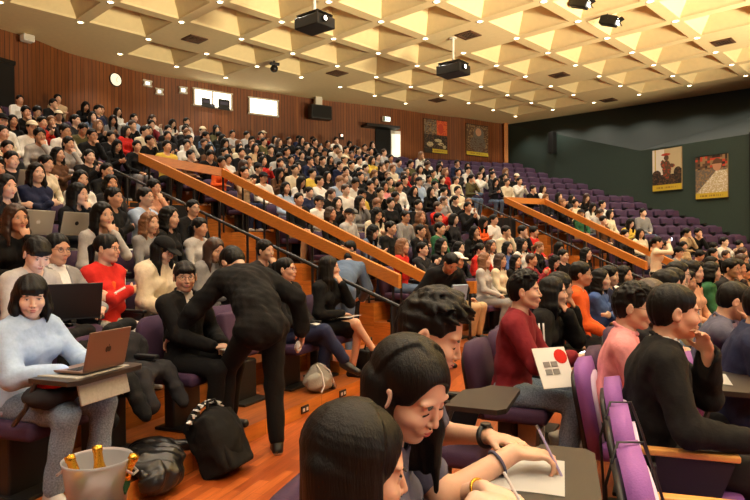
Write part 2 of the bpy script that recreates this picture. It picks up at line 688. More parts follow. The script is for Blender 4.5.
# ------------------------------------------------------------------ implicit surfaces for bodies, clothes and hair
class Field:
    def __init__(s, lo, hi, h):
        s.h = h
        s.lo = np.array(lo, np.float32)
        n = np.ceil((np.array(hi) - np.array(lo)) / h).astype(int) + 1
        s.n = n
        s.ax = [(s.lo[i] + h * np.arange(n[i])).astype(np.float32) for i in range(3)]
        s.F = np.full(n, 1.0, np.float32)

    def _sl(s, lo, hi):
        out = []
        for i in range(3):
            a = int(max(0, math.floor((lo[i] - s.lo[i]) / s.h)))
            b = int(min(s.n[i], math.ceil((hi[i] - s.lo[i]) / s.h) + 1))
            if b <= a:
                return None
            out.append(slice(a, b))
        return tuple(out)

    def _grid(s, sl):
        return (s.ax[0][sl[0]][:, None, None], s.ax[1][sl[1]][None, :, None], s.ax[2][sl[2]][None, None, :])

    def _apply(s, lo, hi, fn, k, op):
        m = k * 1.5 + s.h * 3
        sl = s._sl([v - m for v in lo], [v + m for v in hi])
        if sl is None:
            return
        d = fn(*s._grid(sl)).astype(np.float32)
        f = s.F[sl]
        if op == 'add':
            if k > 0:
                hh = np.maximum(k - np.abs(f - d), 0) / k
                s.F[sl] = np.minimum(f, d) - hh * hh * k * 0.25
            else:
                s.F[sl] = np.minimum(f, d)
        else:
            d = -d
            if k > 0:
                hh = np.maximum(k - np.abs(f - d), 0) / k
                s.F[sl] = np.maximum(f, d) + hh * hh * k * 0.25
            else:
                s.F[sl] = np.maximum(f, d)

    def cone(s, a, b, ra, rb=None, k=0.02, op='add', flat=None):
        rb = ra if rb is None else rb
        a, b = np.array(a, float), np.array(b, float)
        r = max(ra, rb)
        ba = b - a
        L2 = float(ba @ ba) + 1e-9

        def fn(X, Y, Z):
            px, py, pz = X - a[0], Y - a[1], Z - a[2]
            t = np.clip((px * ba[0] + py * ba[1] + pz * ba[2]) / L2, 0, 1)
            return np.sqrt((px - t * ba[0]) ** 2 + (py - t * ba[1]) ** 2 + (pz - t * ba[2]) ** 2) - (ra + t * (rb - ra))
        s._apply(np.minimum(a, b) - r, np.maximum(a, b) + r, fn, k, op)
        return s

    def ell(s, c, r, R=None, k=0.02, op='add'):
        c = np.array(c, float)
        R = np.eye(3) if R is None else R
        m = max(r)

        def fn(X, Y, Z):
            px, py, pz = X - c[0], Y - c[1], Z - c[2]
            q = [(px * R[0, i] + py * R[1, i] + pz * R[2, i]) / r[i] for i in range(3)]
            k0 = np.sqrt(q[0] ** 2 + q[1] ** 2 + q[2] ** 2) + 1e-6
            k1 = np.sqrt((q[0] / r[0]) ** 2 + (q[1] / r[1]) ** 2 + (q[2] / r[2]) ** 2) + 1e-6
            return k0 * (k0 - 1.0) / k1
        s._apply(c - m, c + m, fn, k, op)
        return s

    def box(s, c, hsz, R=None, rd=0.0, k=0.0, op='add'):
        c = np.array(c, float)
        R = np.eye(3) if R is None else R
        m = float(np.linalg.norm(hsz)) + rd

        def fn(X, Y, Z):
            px, py, pz = X - c[0], Y - c[1], Z - c[2]
            q = [np.abs(px * R[0, i] + py * R[1, i] + pz * R[2, i]) - hsz[i] for i in range(3)]
            out = np.sqrt(np.maximum(q[0], 0) ** 2 + np.maximum(q[1], 0) ** 2 + np.maximum(q[2], 0) ** 2)
            return out + np.minimum(np.maximum(np.maximum(q[0], q[1]), q[2]), 0) - rd
        s._apply(c - m, c + m, fn, k, op)
        return s

    def ripple(s, amp, freq, seed=0, stretch=(1, 1, 1)):
        """cloth folds / hair strands: a sum of waves added to the whole field"""
        r = np.random.RandomState(seed)
        X, Y, Z = (s.ax[0][:, None, None] * stretch[0], s.ax[1][None, :, None] * stretch[1], s.ax[2][None, None, :] * stretch[2])
        w = 0
        for i in range(4):
            d = r.normal(size=3)
            d /= np.linalg.norm(d)
            ph = r.rand() * 6.28
            fq = freq * (0.7 + 0.8 * r.rand())
            w = w + np.sin(fq * (X * d[0] + Y * d[1] + Z * d[2]) + ph + 1.3 * np.sin(fq * 0.37 * (X * d[1] + Y * d[2] + Z * d[0]) + 2 * ph))
        s.F = (s.F + amp * w / 2.2).astype(np.float32)
        return s

    def mesh(s):
        F = s.F
        S = F < 0
        S[0], S[-1] = False, False
        S[:, 0], S[:, -1] = False, False
        S[:, :, 0], S[:, :, -1] = False, False
        F = np.where((~S) & (F < 0), 1e-4, F)
        n = np.zeros(np.array(F.shape) - 1, np.int8)
        for a in (0, 1):
            for b in (0, 1):
                for c in (0, 1):
                    n += S[a:F.shape[0] - 1 + a, b:F.shape[1] - 1 + b, c:F.shape[2] - 1 + c]
        I, J, K = np.nonzero((n > 0) & (n < 8))
        if len(I) == 0:
            return np.zeros((0, 3)), np.zeros((0, 4), int)
        acc = np.zeros((len(I), 3))
        cnt = np.zeros(len(I))
        cs = [(a, b, c) for a in (0, 1) for b in (0, 1) for c in (0, 1)]
        for A in cs:
            for ax in range(3):
                if A[ax]:
                    continue
                B = list(A)
                B[ax] = 1
                fa = F[I + A[0], J + A[1], K + A[2]]
                fb = F[I + B[0], J + B[1], K + B[2]]
                cr = (fa < 0) != (fb < 0)
                t = np.where(cr, fa / np.where(cr, fa - fb, 1), 0)
                for q in range(3):
                    acc[:, q] += np.where(cr, A[q] + (t if q == ax else 0), 0)
                cnt += cr
        V = s.lo + s.h * (np.stack([I, J, K], 1) + acc / cnt[:, None])
        vid = -np.ones(n.shape, np.int64)
        vid[I, J, K] = np.arange(len(I))
        Q = []
        for ax in range(3):
            u, v = (ax + 1) % 3, (ax + 2) % 3
            sa = [slice(None)] * 3
            sb = [slice(None)] * 3
            sa[ax], sb[ax] = slice(0, -1), slice(1, None)
            A, B = S[tuple(sa)], S[tuple(sb)]
            idx = np.nonzero(A != B)
            ok = (idx[u] > 0) & (idx[v] > 0) & (idx[u] < n.shape[u]) & (idx[v] < n.shape[v])
            idx = [q[ok] for q in idx]
            ins = A[tuple(idx)]

            def cell(du, dv):
                c = [q.copy() for q in idx]
                c[u] = c[u] + du
                c[v] = c[v] + dv
                return vid[tuple(c)]
            q = np.stack([cell(-1, -1), cell(0, -1), cell(0, 0), cell(-1, 0)], 1)
            q[~ins] = q[~ins][:, ::-1]
            Q.append(q)
        return V, np.concatenate(Q)


def ball_arr(c, r, R=None, n=4):
    """a small ellipsoid as quads (a blown-up cube)"""
    V, Q = [], []
    g = np.linspace(-1, 1, n + 1)
    for ax in range(3):
        for sg in (-1, 1):
            base = len(V)
            for i in range(n + 1):
                for j in range(n + 1):
                    p = [0, 0, 0]
                    p[ax], p[(ax + 1) % 3], p[(ax + 2) % 3] = sg, g[i] * sg, g[j]
                    V.append(p)
            for i in range(n):
                for j in range(n):
                    a = base + i * (n + 1) + j
                    Q.append((a, a + n + 1, a + n + 2, a + 1))
    V = np.array(V, float)
    V /= np.linalg.norm(V, axis=1)[:, None]
    V = V * np.array(r)
    if R is not None:
        V = V @ R.T
    return V + np.array(c), np.array(Q)


class Geo:
    """vertex / quad / material-slot arrays"""

    def __init__(s):
        s.V, s.Q, s.M, s.nv = [], [], [], 0

    def add(s, vq, mat=0):
        V, Q = vq
        if len(V) == 0:
            return s
        s.V.append(np.asarray(V, float))
        s.Q.append(np.asarray(Q) + s.nv)
        s.M.append(np.full(len(Q), mat))
        s.nv += len(V)
        return s

    def arrays(s):
        return np.concatenate(s.V), np.concatenate(s.Q), np.concatenate(s.M)

    def mesh(s, name):
        V, Q, M = s.arrays()
        me = bpy.data.meshes.new(name)
        me.vertices.add(len(V))
        me.vertices.foreach_set('co', V.astype(np.float32).ravel())
        me.loops.add(len(Q) * 4)
        me.loops.foreach_set('vertex_index', Q.astype(np.int32).ravel())
        me.polygons.add(len(Q))
        me.polygons.foreach_set('loop_start', np.arange(0, len(Q) * 4, 4, dtype=np.int32))
        me.polygons.foreach_set('material_index', M.astype(np.int32))
        me.polygons.foreach_set('use_smooth', np.ones(len(Q), bool))
        me.update(calc_edges=True)
        return me


def rotm(yaw=0.0, pitch=0.0, roll=0.0):
    """yaw to the left, pitch looks down, roll tips the head to its right"""
    return np.array((Matrix.Rotation(yaw, 3, 'Z') @ Matrix.Rotation(pitch, 3, 'Y') @ Matrix.Rotation(roll, 3, 'X')))


def ik(S, W, l1, l2, pole):
    S, W, pole = np.array(S, float), np.array(W, float), np.array(pole, float)
    d = W - S
    L = np.linalg.norm(d)
    L = min(max(L, 0.08), (l1 + l2) * 0.995)
    u = d / np.linalg.norm(d)
    W = S + u * L
    a = (l1 * l1 - l2 * l2 + L * L) / (2 * L)
    h = math.sqrt(max(l1 * l1 - a * a, 0))
    p = pole - u * (pole @ u)
    p /= (np.linalg.norm(p) + 1e-9)
    return S + u * a + p * h, W


def unit(v):
    v = np.array(v, float)
    return v / (np.linalg.norm(v) + 1e-9)


ARMS = {   # wrist left, wrist right (own left is +Y), elbow poles, head pitch, finger direction L/R, palm normal L/R
    'lap': ((.27, .09, .62), (.29, -.06, .63), 0.05),
    'apart': ((.33, .15, .60), (.33, -.15, .60), 0.0),
    'cross': ((.19, -.10, .80), (.215, .09, .845), 0.0),
    'chin': ((.22, .02, 1.02), (.24, -.02, .70), 0.1),
    'chinr': ((.24, .04, .70), (.23, -.03, 1.03), 0.1),
    'phone': ((.30, .05, .80), (.30, -.05, .80), 0.55),
    'clap': ((.30, .025, .94), (.30, -.025, .94), -0.05),
    'write': ((.30, .14, .72), (.36, -.06, .72), 0.5),
    'read': ((.34, .12, .76), (.34, -.10, .76), 0.4),
    'camera': ((.22, .06, 1.20), (.22, -.06, 1.20), 0.0),
}


FING = {
    'cross': {1: (-.25, -1, .12), -1: (-.25, 1, .05)}, 'chin': {1: (-.5, -.25, 1), -1: (.5, .8, -.1)}, 'chinr': {-1: (-.5, .25, 1), 1: (.5, -.8, -.1)},
    'lap': {1: (.55, -.75, -.15), -1: (.55, .75, -.15)}, 'clap': {1: (.75, -.15, .8), -1: (.75, .15, .8)}, 'phone': {1: (.8, -.3, .4), -1: (.8, .3, .4)},
    'camera': {1: (.2, -.4, 1), -1: (.2, .4, 1)},
}
PALM = {'cross': {1: (-1, 0, 0), -1: (-1, 0, 0)}, 'chin': {1: (-.7, 0, .3)}, 'chinr': {-1: (-.7, 0, .3)}, 'clap': {1: (0, -1, 0), -1: (0, 1, 0)}, 'phone': {1: (0, -.6, .8), -1: (0, .6, .8)}, 'camera': {1: (0, -1, 0), -1: (0, 1, 0)}}


def person_geo(sp):
    """builds the meshes of one figure in its own frame: facing +X, own left +Y, feet at z = 0"""
    g = sp.get
    h = g('res', 0.02)
    hh = g('head_res', h)
    fem = g('female', False)
    st = g('stand', False)
    hz = g('hz', 0.90 if st else 0.53)
    hx = g('hx', 0.0)
    lean, bow, tw = g('lean', 0.0), g('bow', 0.0), g('twist', 0.0)
    hip = np.array((hx, 0, hz), float)
    up1 = np.array((math.sin(lean), 0, math.cos(lean)))
    up2 = np.array((math.sin(lean + bow), 0, math.cos(lean + bow)))
    sc = g('torso', 1.0)
    belly = hip + up1 * .17 * sc
    chest = belly + up2 * .18 * sc
    neckb = belly + up2 * .335 * sc
    Rt = rotm(tw)
    sw = .146 if fem else .172
    sh = belly + up2 * .285 * sc
    S = {1: sh + Rt @ np.array((0, sw, 0)), -1: sh + Rt @ np.array((0, -sw, 0))}
    fat = g('fat', 1.0)
    # head
    Rh = rotm(tw + g('yaw', 0.0), g('pitch', 0.0), g('roll', 0.0))
    hc = neckb + up2 * .075 + np.array((.012, 0, .02)) + Rh @ np.array((.022, 0, .075))
    if 'head_shift' in sp:
        hc = hc + np.array(sp['head_shift'])
    W0 = g('wrists')
    if W0 is None:
        a = ARMS[g('arms', 'lap')]
        W0 = {1: a[0], -1: a[1]}
        off = np.array((hx + math.sin(lean) * .35, 0, hz - .53))
        W0 = {q: np.array(W0[q]) + off for q in W0}
    poles = g('poles', {1: (-.3, .55, -.6), -1: (-.3, -.55, -.6)})
    E, W = {}, {}
    for q in (1, -1):
        E[q], W[q] = ik(S[q], W0[q], .285, .25, poles[q])
    # legs
    if st:
        kn = g('knees', {1: (.02, .09, .48), -1: (.02, -.09, .48)})
        an = g('ankles', {1: (0, .09, .09), -1: (0, -.09, .09)})
    else:
        kn = g('knees', {1: (hx + .44, .10, .50), -1: (hx + .44, -.10, .50)})
        an = g('ankles', {1: (hx + .42, .10, .09), -1: (hx + .42, -.10, .09)})
    toe = g('toes', {1: (1, .15, -.12), -1: (1, -.15, -.12)})
    kn = {q: np.array(kn[q], float) for q in kn}
    an = {q: np.array(an[q], float) for q in an}
    HJ = {q: hip + np.array((0, q * .085, -.02)) for q in (1, -1)}
    pts = np.array([hip, neckb, hc] + list(S.values()) + list(E.values()) + list(W.values()) + list(kn.values()) + list(an.values()))
    lo, hi = pts.min(0) - .27, pts.max(0) + .27
    lo[2] = max(lo[2], min(an[1][2], an[-1][2]) - .13)
    Rl = rotm(tw) @ rotm(0, lean + bow * .5)

    def torso(F, f, k=.05, low=True):
        if low:
            F.ell(hip + np.array((.0, 0, .0)), (.118 * fat + f, .165 * fat + f, .115 + f), rotm(0, lean), k=k)
        F.ell(belly, ((.098 if fem else .108) * fat + f, (.128 if fem else .148) * fat + f, .15 + f), Rl, k=k)
        F.ell(chest, ((.098 if fem else .108) * fat + f, (.142 if fem else .166) * fat + f, .16 + f), Rl, k=k)
        if fem:
            for q in (1, -1):
                F.ell(chest + Rl @ np.array((.075, q * .07, -.01)), (.055 + f, .06 + f, .06 + f), Rl, k=.03)
        F.cone(S[1] * .85 + S[-1] * .15, S[-1] * .85 + S[1] * .15, .056 + f, k=k)
        for q in (1, -1):
            F.cone(neckb + up2 * .025, S[q], .040 + f, .046 + f, k=k)

    def arm(F, f, to=1.0, k=.025, wr=0.0):
        for q in (1, -1):
            F.cone(S[q], E[q], .053 * (.9 if fem else 1.05) + f, .040 * (.9 if fem else 1.05) + f, k=k)
            if to > 0:
                e = E[q] + (W[q] - E[q]) * to
                F.cone(E[q], e, .041 * (.9 if fem else 1.05) + f, (.041 - .014 * to) * (.92 if fem else 1.05) + f + wr, k=k)

    def legs(F, f, to=1.0, k=.03, lo_=0.0):
        for q in (1, -1):
            F.cone(HJ[q], kn[q], .086 * fat + f, .056 * fat + f, k=k)
            e = kn[q] + (an[q] - kn[q]) * to
            F.cone(kn[q], e, .056 + f, .056 - .02 * to + f + lo_, k=k)

    def H(p):
        return hc + Rh @ np.array(p, float)

    out = {}
    detail = g('face', h < .016)
    # ---- body
    B = Field(lo, hi, h)
    torso(B, -.006)
    arm(B, -.001)
    legs(B, -.004)
    for q in (1, -1):
        f = unit(toe[q])
        B.cone(an[q] + np.array((-.02, 0, -.05)), an[q] + f * .13 + np.array((0, 0, -.045)), .034, .026, k=.02)
    fd = g('fingers', FING.get(g('arms', 'lap'), {}))
    pn = g('palms', PALM.get(g('arms', 'lap'), {}))
    for q in (1, -1):
        d = unit(fd.get(q, W[q] - E[q]))
        n = unit(pn.get(q, (0, 0, -1)))
        n = unit(n - d * (n @ d))
        sd = np.cross(d, n) * (1 if q == -1 else -1)      # towards the thumb
        R = np.stack([d, sd, n], 1)
        B.ell(W[q] + d * .048, (.052, .040, .017), R, k=.012)
        if h < .013:
            curl = g('curl', {}).get(q, .45)
            for i, (o, L) in enumerate(((.030, .072), (.010, .080), (-.010, .074), (-.029, .058))):
                p = W[q] + d * .088 + sd * o
                a = curl * (.6 + .13 * i)
                for sgm, fr in enumerate((.42, .33, .25)):
                    dd = d * math.cos(a) + n * math.sin(a)
                    e = p + dd * L * fr * (1.15)
                    B.cone(p, e, .0092 - sgm * .0008, .0086 - sgm * .0008, k=.003)
                    p = e
                    a += curl
            p = W[q] + d * .025 + sd * .030
            e = p + d * .032 + sd * .022 + n * .012
            B.cone(p, e, .013, .0105, k=.008)
            B.cone(e, e + d * .030 + sd * .002 + n * .012 * (1 + curl), .0100, .0085, k=.004)
        else:
            B.cone(W[q] + d * .07 + sd * .012, W[q] + d * .145 + n * .03 + sd * .012, .016, .012, k=.012)
            B.cone(W[q] + d * .07 - sd * .014, W[q] + d * .135 + n * .03 - sd * .014, .015, .011, k=.012)
            B.cone(W[q] + d * .03 + sd * .03, W[q] + d * .075 + sd * .05, .012, .01, k=.012)
    nr = .046 if fem else .054
    B.cone(neckb - up2 * .03, H((-.030, 0, -.06)), nr + .004, nr, k=.025)

    def head(F):
        F.ell(H((-.012, 0, .030)), (.097, .076, .088), Rh, k=.01)
        jw = .046 if fem else .051
        F.ell(H((.020, 0, -.026)), (.068, .058, .082), Rh, k=.03)
        for q in (1, -1):
            F.cone(H((.0, q * jw, -.055)), H((.055, q * .016, -.094)), .018, .018, k=.03)
        F.ell(H((.066, 0, -.096)), (.022, .021, .017), Rh, k=.016)
        if not detail:
            F.cone(H((.086, 0, .004)), H((.106, 0, -.034)), .010, .015, k=.012)
            for q in (1, -1):
                F.ell(H((-.006, q * .082, -.010)), (.022, .012, .034), Rh, k=.008)
            return
        for q in (1, -1):
            F.ell(H((.062, q * .040, -.030)), (.03, .024, .024), Rh, k=.025)         # cheeks
            F.ell(H((.076, q * .030, .026)), (.011, .026, .008), Rh, k=.012)         # brow ridge
            F.ell(H((.094, q * .031, .004)), (.016, .018, .010), Rh, k=.012, op='sub')  # sockets
            F.ell(H((.0725, q * .031, .003)), (.0145, .0165, .0125), Rh, k=.006)     # lids
        F.cone(H((.083, 0, .014)), H((.1045, 0, -.030)), .0066, .0094, k=.008)
        for q in (1, -1):
            F.ell(H((.0955, q * .0115, -.035)), (.008, .0068, .0068), Rh, k=.005)
        F.ell(H((.084, 0, -.062)), (.014, .026, .016), Rh, k=.014)
        F.ell(H((.093, 0, -.0585)), (.0085, .019, .0052), Rh, k=.003)
        F.ell(H((.0915, 0, -.0685)), (.0085, .017, .0062), Rh, k=.003)
        for q in (1, -1):
            Re = Rh @ rotm(q * .35)
            F.ell(H((-.008, q * .084, -.008)), (.023, .010, .035), Re, k=.005)
            F.ell(H((-.001, q * .095, -.004)), (.011, .007, .020), Re, k=.004, op='sub')

    G = Geo()
    sk = 0
    if hh < h - 1e-6:
        # finer grid for the head, cut from the body at mid-neck and knitted by overlap inside the neck
        hl, hu = hc - .19, hc + .19
        Fh = Field(hl, hu, hh)
        Fh.cone(neckb - up2 * .03, H((-.030, 0, -.06)), nr + .004, nr, k=.012)
        Fh.cone(neckb + up2 * .0, neckb - up2 * .1, nr + .003, nr + .01, k=.015)
        head(Fh)
        G.add(Fh.mesh(), 0)
    else:
        head(B)
    G.add(B.mesh(), 0)
    if g('face', True):
        eo = g('eyes', 'open')
        for q in (1, -1):
            if eo == 'open':
                G.add(ball_arr(H((.0805, q * .031, .0025)), (.0075, .0125, .0048), Rh), 2)
                G.add(ball_arr(H((.0845, q * .031 + .0, .0025)), (.0045, .0052, .0046), Rh), 3)
                G.add(ball_arr(H((.0842, q * .0315, .0075)), (.0045, .0140, .0016), Rh @ rotm(0, 0, q * .06)), 4)
            else:
                G.add(ball_arr(H((.0858, q * .032, -.0035)), (.0030, .0135, .0015), Rh @ rotm(0, 0, -q * .10)), 4)
            G.add(ball_arr(H((.0875, q * .031, .0235)), (.0048, .0165, .0026), Rh @ rotm(-q * .34, 0, -q * .12)), 4)
        G.add(ball_arr(H((.0960, 0, -.0588)), (.0072, .0175, .0034), Rh), 1)
        G.add(ball_arr(H((.0945, 0, -.0682)), (.0070, .0155, .0046), Rh), 1)
        for q in (1, -1):
            G.add(ball_arr(H((.1000, q * .0075, -.0425)), (.0035, .0035, .0018), Rh), 4)
    out['body'] = (G, ['@skin', 'lip', 'eye_white', 'iris', 'brow'])

    # ---- hair
    hs = g('hair', 'short')
    if hs:
        L = g('hair_len', .30)
        hl, hu = hc - np.array((.22, .20, .20 + (L if hs in ('long', 'bob') else .1))), hc + np.array((.22, .20, .20))
        Fr = Field(hl, hu, g('hair_res', min(h, .018) if hh >= h else hh * 1.15))
        if hs in ('short', 'quiff', 'bowl'):
            Fr.ell(H((-.016, 0, .044)), (.104, .086, .086), Rh, k=.01)
            Fr.ell(H((-.045, 0, .0)), (.072, .080, .085), Rh, k=.03)
            if hs == 'quiff':
                Fr.ell(H((.030, 0, .098)), (.052, .058, .026), Rh, k=.03)
            fz = g('fz', -.018 if hs != 'bowl' else -.050)
            Fr.ell(H((.105, 0, fz)), (.080, .075, .088), Rh, k=.012, op='sub')
            for q in (1, -1):
                Fr.ell(H((.03, q * .085, -.05)), (.045, .035, .055), Rh, k=.01, op='sub')
            Fr.box(H((0, 0, -.145)), (.25, .25, .075), Rh, k=.01, op='sub')
            if hs == 'bowl':
                Fr.ell(H((.066, 0, .055)), (.034, .066, .032), Rh, k=.015)
        else:
            Fr.ell(H((-.014, 0, .040)), (.106, .089, .091), Rh, k=.01)
            dn = np.array(g('hair_dir', (0, 0, -1)), float)
            if hs in ('long', 'bob'):
                fw = g('front_hair', .5)
                for q in (1, -1):
                    tk = g('tuck', {}).get(q, 0.0)
                    for (sx, sy, w_, ll) in ((-.05, .062, .036, 1.), (-.015, .072, .028, .95), (.022, .074, .020, .85 * fw + .3)):
                        a = H((sx - (tk if sx > -.02 else 0), q * sy, .0))
                        m_ = a + dn * L * .45 + Rh @ np.array((0, q * .012, 0))
                        Fr.cone(a, m_, w_, w_ * .95, k=.025)
                        Fr.cone(m_, m_ + dn * L * .55 * ll + np.array((-.0, -q * .008, 0)), w_ * .95, w_ * .35, k=.025)
                for y in (-.045, 0, .045):
                    a = H((-.075, y, .0))
                    Fr.cone(a, a + dn * L * 1.02 + np.array((-.01, 0, 0)), .040, .026, k=.03)
                Fr.ell(H((.112, g('part', 0.0), -.022)), (.080, .066, .112), Rh, k=.010, op='sub')
                if g('bangs', False):
                    Fr.ell(H((.066, 0, .052)), (.036, .064, .036), Rh, k=.015)
            elif hs in ('tail', 'bun'):
                Fr.ell(H((.112, 0, -.038)), (.078, .066, .108), Rh, k=.012, op='sub')
                for q in (1, -1):
                    Fr.ell(H((.01, q * .09, -.05)), (.05, .035, .05), Rh, k=.01, op='sub')
                Fr.box(H((0, 0, -.155)), (.25, .25, .075), Rh, k=.01, op='sub')
                if hs == 'bun':
                    Fr.ell(H((-.105, 0, .06)), (.04, .045, .04), Rh, k=.015)
                else:
                    a = H((-.105, 0, .03))
                    Fr.cone(a, a + np.array((-.05, 0, -.03)), .026, .03, k=.02)
                    Fr.cone(a + np.array((-.05, 0, -.03)), a + np.array((-.06, 0, -.22)), .032, .014, k=.02)
        if g('combed', 0):
            rr = random.Random(g('seed', 3))
            px_ = g('part', 0.0)
            for n_ in range(g('combed')):
                ph = math.radians(rr.uniform(g('comb_from', 74), 360 - g('comb_from', 74) if not g('tuck') else 248))
                rad = 1.0 + rr.uniform(-.02, .035)
                x0_ = rr.uniform(-.05, .045) * (1 if abs(math.cos(ph)) < .6 else .3)
                P_ = [H((x0_, px_ * .5 + .006 * math.sin(ph), .037 + .091 * math.sqrt(max(0, 1 - ((x0_ + .014) / .106) ** 2))))]
                for e in (78, 68, 58, 48, 38, 28, 17, 6, -5):
                    e = math.radians(e)
                    P_.append(H((-.014 + .107 * rad * math.cos(e) * math.cos(ph), .090 * rad * math.cos(e) * math.sin(ph), .040 + .092 * math.sin(e))))
                if hs in ('long', 'bob'):
                    out_ = rr.uniform(-.02, .012)
                    b_ = P_[-1]
                    o_ = Rh @ np.array((math.cos(ph), math.sin(ph), 0))
                    for t_ in (.35, .7, 1.0):
                        P_.append(b_ + dn * L * t_ * rr.uniform(.92, 1.0) + o_ * out_ * t_)
                for i_ in range(len(P_) - 1):
                    Fr.cone(P_[i_], P_[i_ + 1], .0062 if i_ else .003, .0062 if i_ < len(P_) - 2 else .003, k=.003)
        if g('locks', 0):
            rr = random.Random(g('seed', 3))
            for n_ in range(g('locks')):
                ph, el = rr.uniform(0, 2 * PI), math.radians(rr.uniform(12, 88))
                b_ = np.array((-.010 + .092 * math.cos(el) * math.cos(ph), .078 * math.cos(el) * math.sin(ph), .046 + .082 * math.sin(el)))
                if b_[0] > .05 and b_[2] < .085:
                    continue
                nrm = unit((math.cos(el) * math.cos(ph), math.cos(el) * math.sin(ph), math.sin(el)))
                d_ = unit(nrm * .6 + np.array((.75, rr.uniform(-.22, .22), rr.uniform(-.1, .25))))
                ln = rr.uniform(.025, .045)
                Fr.cone(H(b_), H(b_ + d_ * ln * .6), .013, .009, k=.006)
                Fr.cone(H(b_ + d_ * ln * .6), H(b_ + d_ * ln + np.array((.006, 0, -.006))), .009, .0025, k=.003)
        # strands
        r = np.random.RandomState(g('seed', 3))
        X = Fr.ax[0][:, None, None] - hc[0]
        Y = Fr.ax[1][None, :, None] - hc[1]
        Z = Fr.ax[2][None, None, :] - hc[2]
        a_ = np.arctan2(Y, X + .04)
        amp = g('strand', .0016)
        Fr.F = (Fr.F + amp * (np.sin(a_ * 23 + 9 * Z + 1.5 * np.sin(a_ * 7)) + .7 * np.sin(a_ * 41 - 13 * Z + X * 30) + .8 * np.sin(11 * a_ + 30 * X))).astype(np.float32)
        Fr.F -= g('hair_inflate', 0.0)
        if g('tousle', 0):
            Fr.ripple(g('tousle'), 150, seed=5)
        G = Geo()
        G.add(Fr.mesh(), 0)
        out['hair'] = (G, ['@hair'])
    if g('cap'):
        Fr = Field(hc - .26, hc + .26, min(h, .014))
        Fr.ell(H((-.010, 0, .052)), (.112, .094, .088), Rh, k=.01)
        Fr.box(H((0, 0, -.06)), (.3, .3, .105), Rh, k=.006, op='sub')
        Fr.ell(H((.115, 0, .045)), (.085, .078, .012), Rh @ rotm(0, .12), k=.012)
        G = Geo()
        G.add(Fr.mesh(), 0)
        out['cap'] = (G, ['@cap'])

    # ---- top
    top = g('top', 'long')
    inf = g('inflate', .012 if top in ('long', 'short', 'tee') else .022)
    F = Field(lo, hi, g('cloth_res', h))
    torso(F, inf)
    if g('jacket_hem'):
        F.ell(hip + np.array((0, 0, -.02)), (.14, .185, .13), rotm(0, lean * .5), k=.05)
    if top in ('short', 'tee'):
        for q in (1, -1):
            e = S[q] + (E[q] - S[q]) * .72
            F.cone(S[q], e, .062, .058, k=.03)
    elif top != 'vest':
        arm(F, inf, to=.97, wr=.004)
    if g('hood'):
        F.ell(neckb - up2 * .02 + np.array((-.07, 0, 0)), (.06, .11, .075), Rl, k=.03)
    F.ripple(g('fold', .004), 38, seed=g('seed', 1))
    if h < .016:
        F.ripple(g('fold', .004) * .45, 95, seed=g('seed', 1) + 5)
    # neck opening
    if top == 'suit':
        F.box(chest + up2 * .11 + Rl @ np.array((.12, 0, 0)), (.09, .048, .11), Rl @ rotm(0, .25), k=.01, op='sub')
        F.cone(neckb - up2 * .01, neckb + up2 * .12, nr + .013, nr + .03, k=.01, op='sub')
    else:
        F.cone(neckb + up2 * .022 + np.array((.01, 0, 0)), neckb + up2 * .16 + np.array((.03, 0, 0)), nr + .016, nr + .05, k=.012, op='sub')
    if g('open_front'):
        F.box(chest + Rl @ np.array((.14, 0, -.05)), (.08, g('open_front'), .30), Rl, k=.01, op='sub')
    if not st:
        F.box((hip[0] + .06, 0, hip[2] - .26), (.5, .5, .14), None, k=.02, op='sub')
    G = Geo()
    if top == 'suit' or g('collar'):
        # turned-down collar: a ring around the neck
        for q in range(16):
            a0, a1 = 2 * PI * q / 16, 2 * PI * (q + 1) / 16
            if top == 'suit' and (abs(a0) < .5 or abs(a1 - 2 * PI) < .5):
                continue
            P = [neckb + up2 * (.045 - .03 * math.cos(t)) + Rt @ np.array((math.cos(t) * (nr + .012) + .004, math.sin(t) * (nr + .012), 0)) for t in (a0, a1)]
            F.cone(P[0], P[1], .010, k=.006)
    G.add(F.mesh(), 0)
    out[g('top_name', 'jacket' if top == 'suit' else 'top')] = (G, ['@top'])
    if g('inner'):
        F = Field(lo, hi, h)
        torso(F, .006)
        F.cone(neckb - up2 * .02, neckb + up2 * .045, nr + .012, nr + .010, k=.012)
        F.cone(neckb + up2 * .05, neckb + up2 * .2, nr + .004, nr + .03, k=.004, op='sub')
        F.box((hip[0], 0, hip[2] - .2), (.5, .5, .2), None, k=.01, op='sub')
        G = Geo()
        G.add(F.mesh(), 0)
        out['shirt'] = (G, ['@inner'])
    if g('tie'):
        G = Geo()
        fx = Rl @ np.array((.118, 0, 0))
        for t in np.linspace(-.12, .125, 10):
            c = chest + up2 * t + fx * (1.0 - max(0, t - .03) * 4.2)
            G.add(ball_arr(c, (.008, .012 + (.012 if t < 0 else 0.006 if t > .11 else .004), .022), Rl), 0)
        out['tie'] = (G, ['@tie'])

    # ---- below
    bot = g('bottom', 'trousers')
    F = Field(lo, hi, g('cloth_res', h))
    if bot == 'trousers':
        F.ell(hip, (.125 * fat + .008, .170 * fat + .010, .118 + .008), rotm(0, lean * .6), k=.05)
        legs(F, .012, to=.96, lo_=g('flare', .010))
        F.ripple(.0035, 42, seed=4 + g('seed', 0))
        F.box(hip + up1 * .24, (.4, .4, .12), rotm(0, lean), k=.01, op='sub')
    elif bot == 'skirt':
        F.ell(hip, (.125, .170, .118), None, k=.05)
        for q in (1, -1):
            F.cone(HJ[q], HJ[q] + (kn[q] - HJ[q]) * .8, .100, .078, k=.06)
        F.ripple(.004, 42, seed=4)
        F.box(hip + up1 * .24, (.4, .4, .12), rotm(0, lean), k=.01, op='sub')
    elif bot == 'shorts':
        F.ell(hip, (.130, .175, .120), None, k=.05)
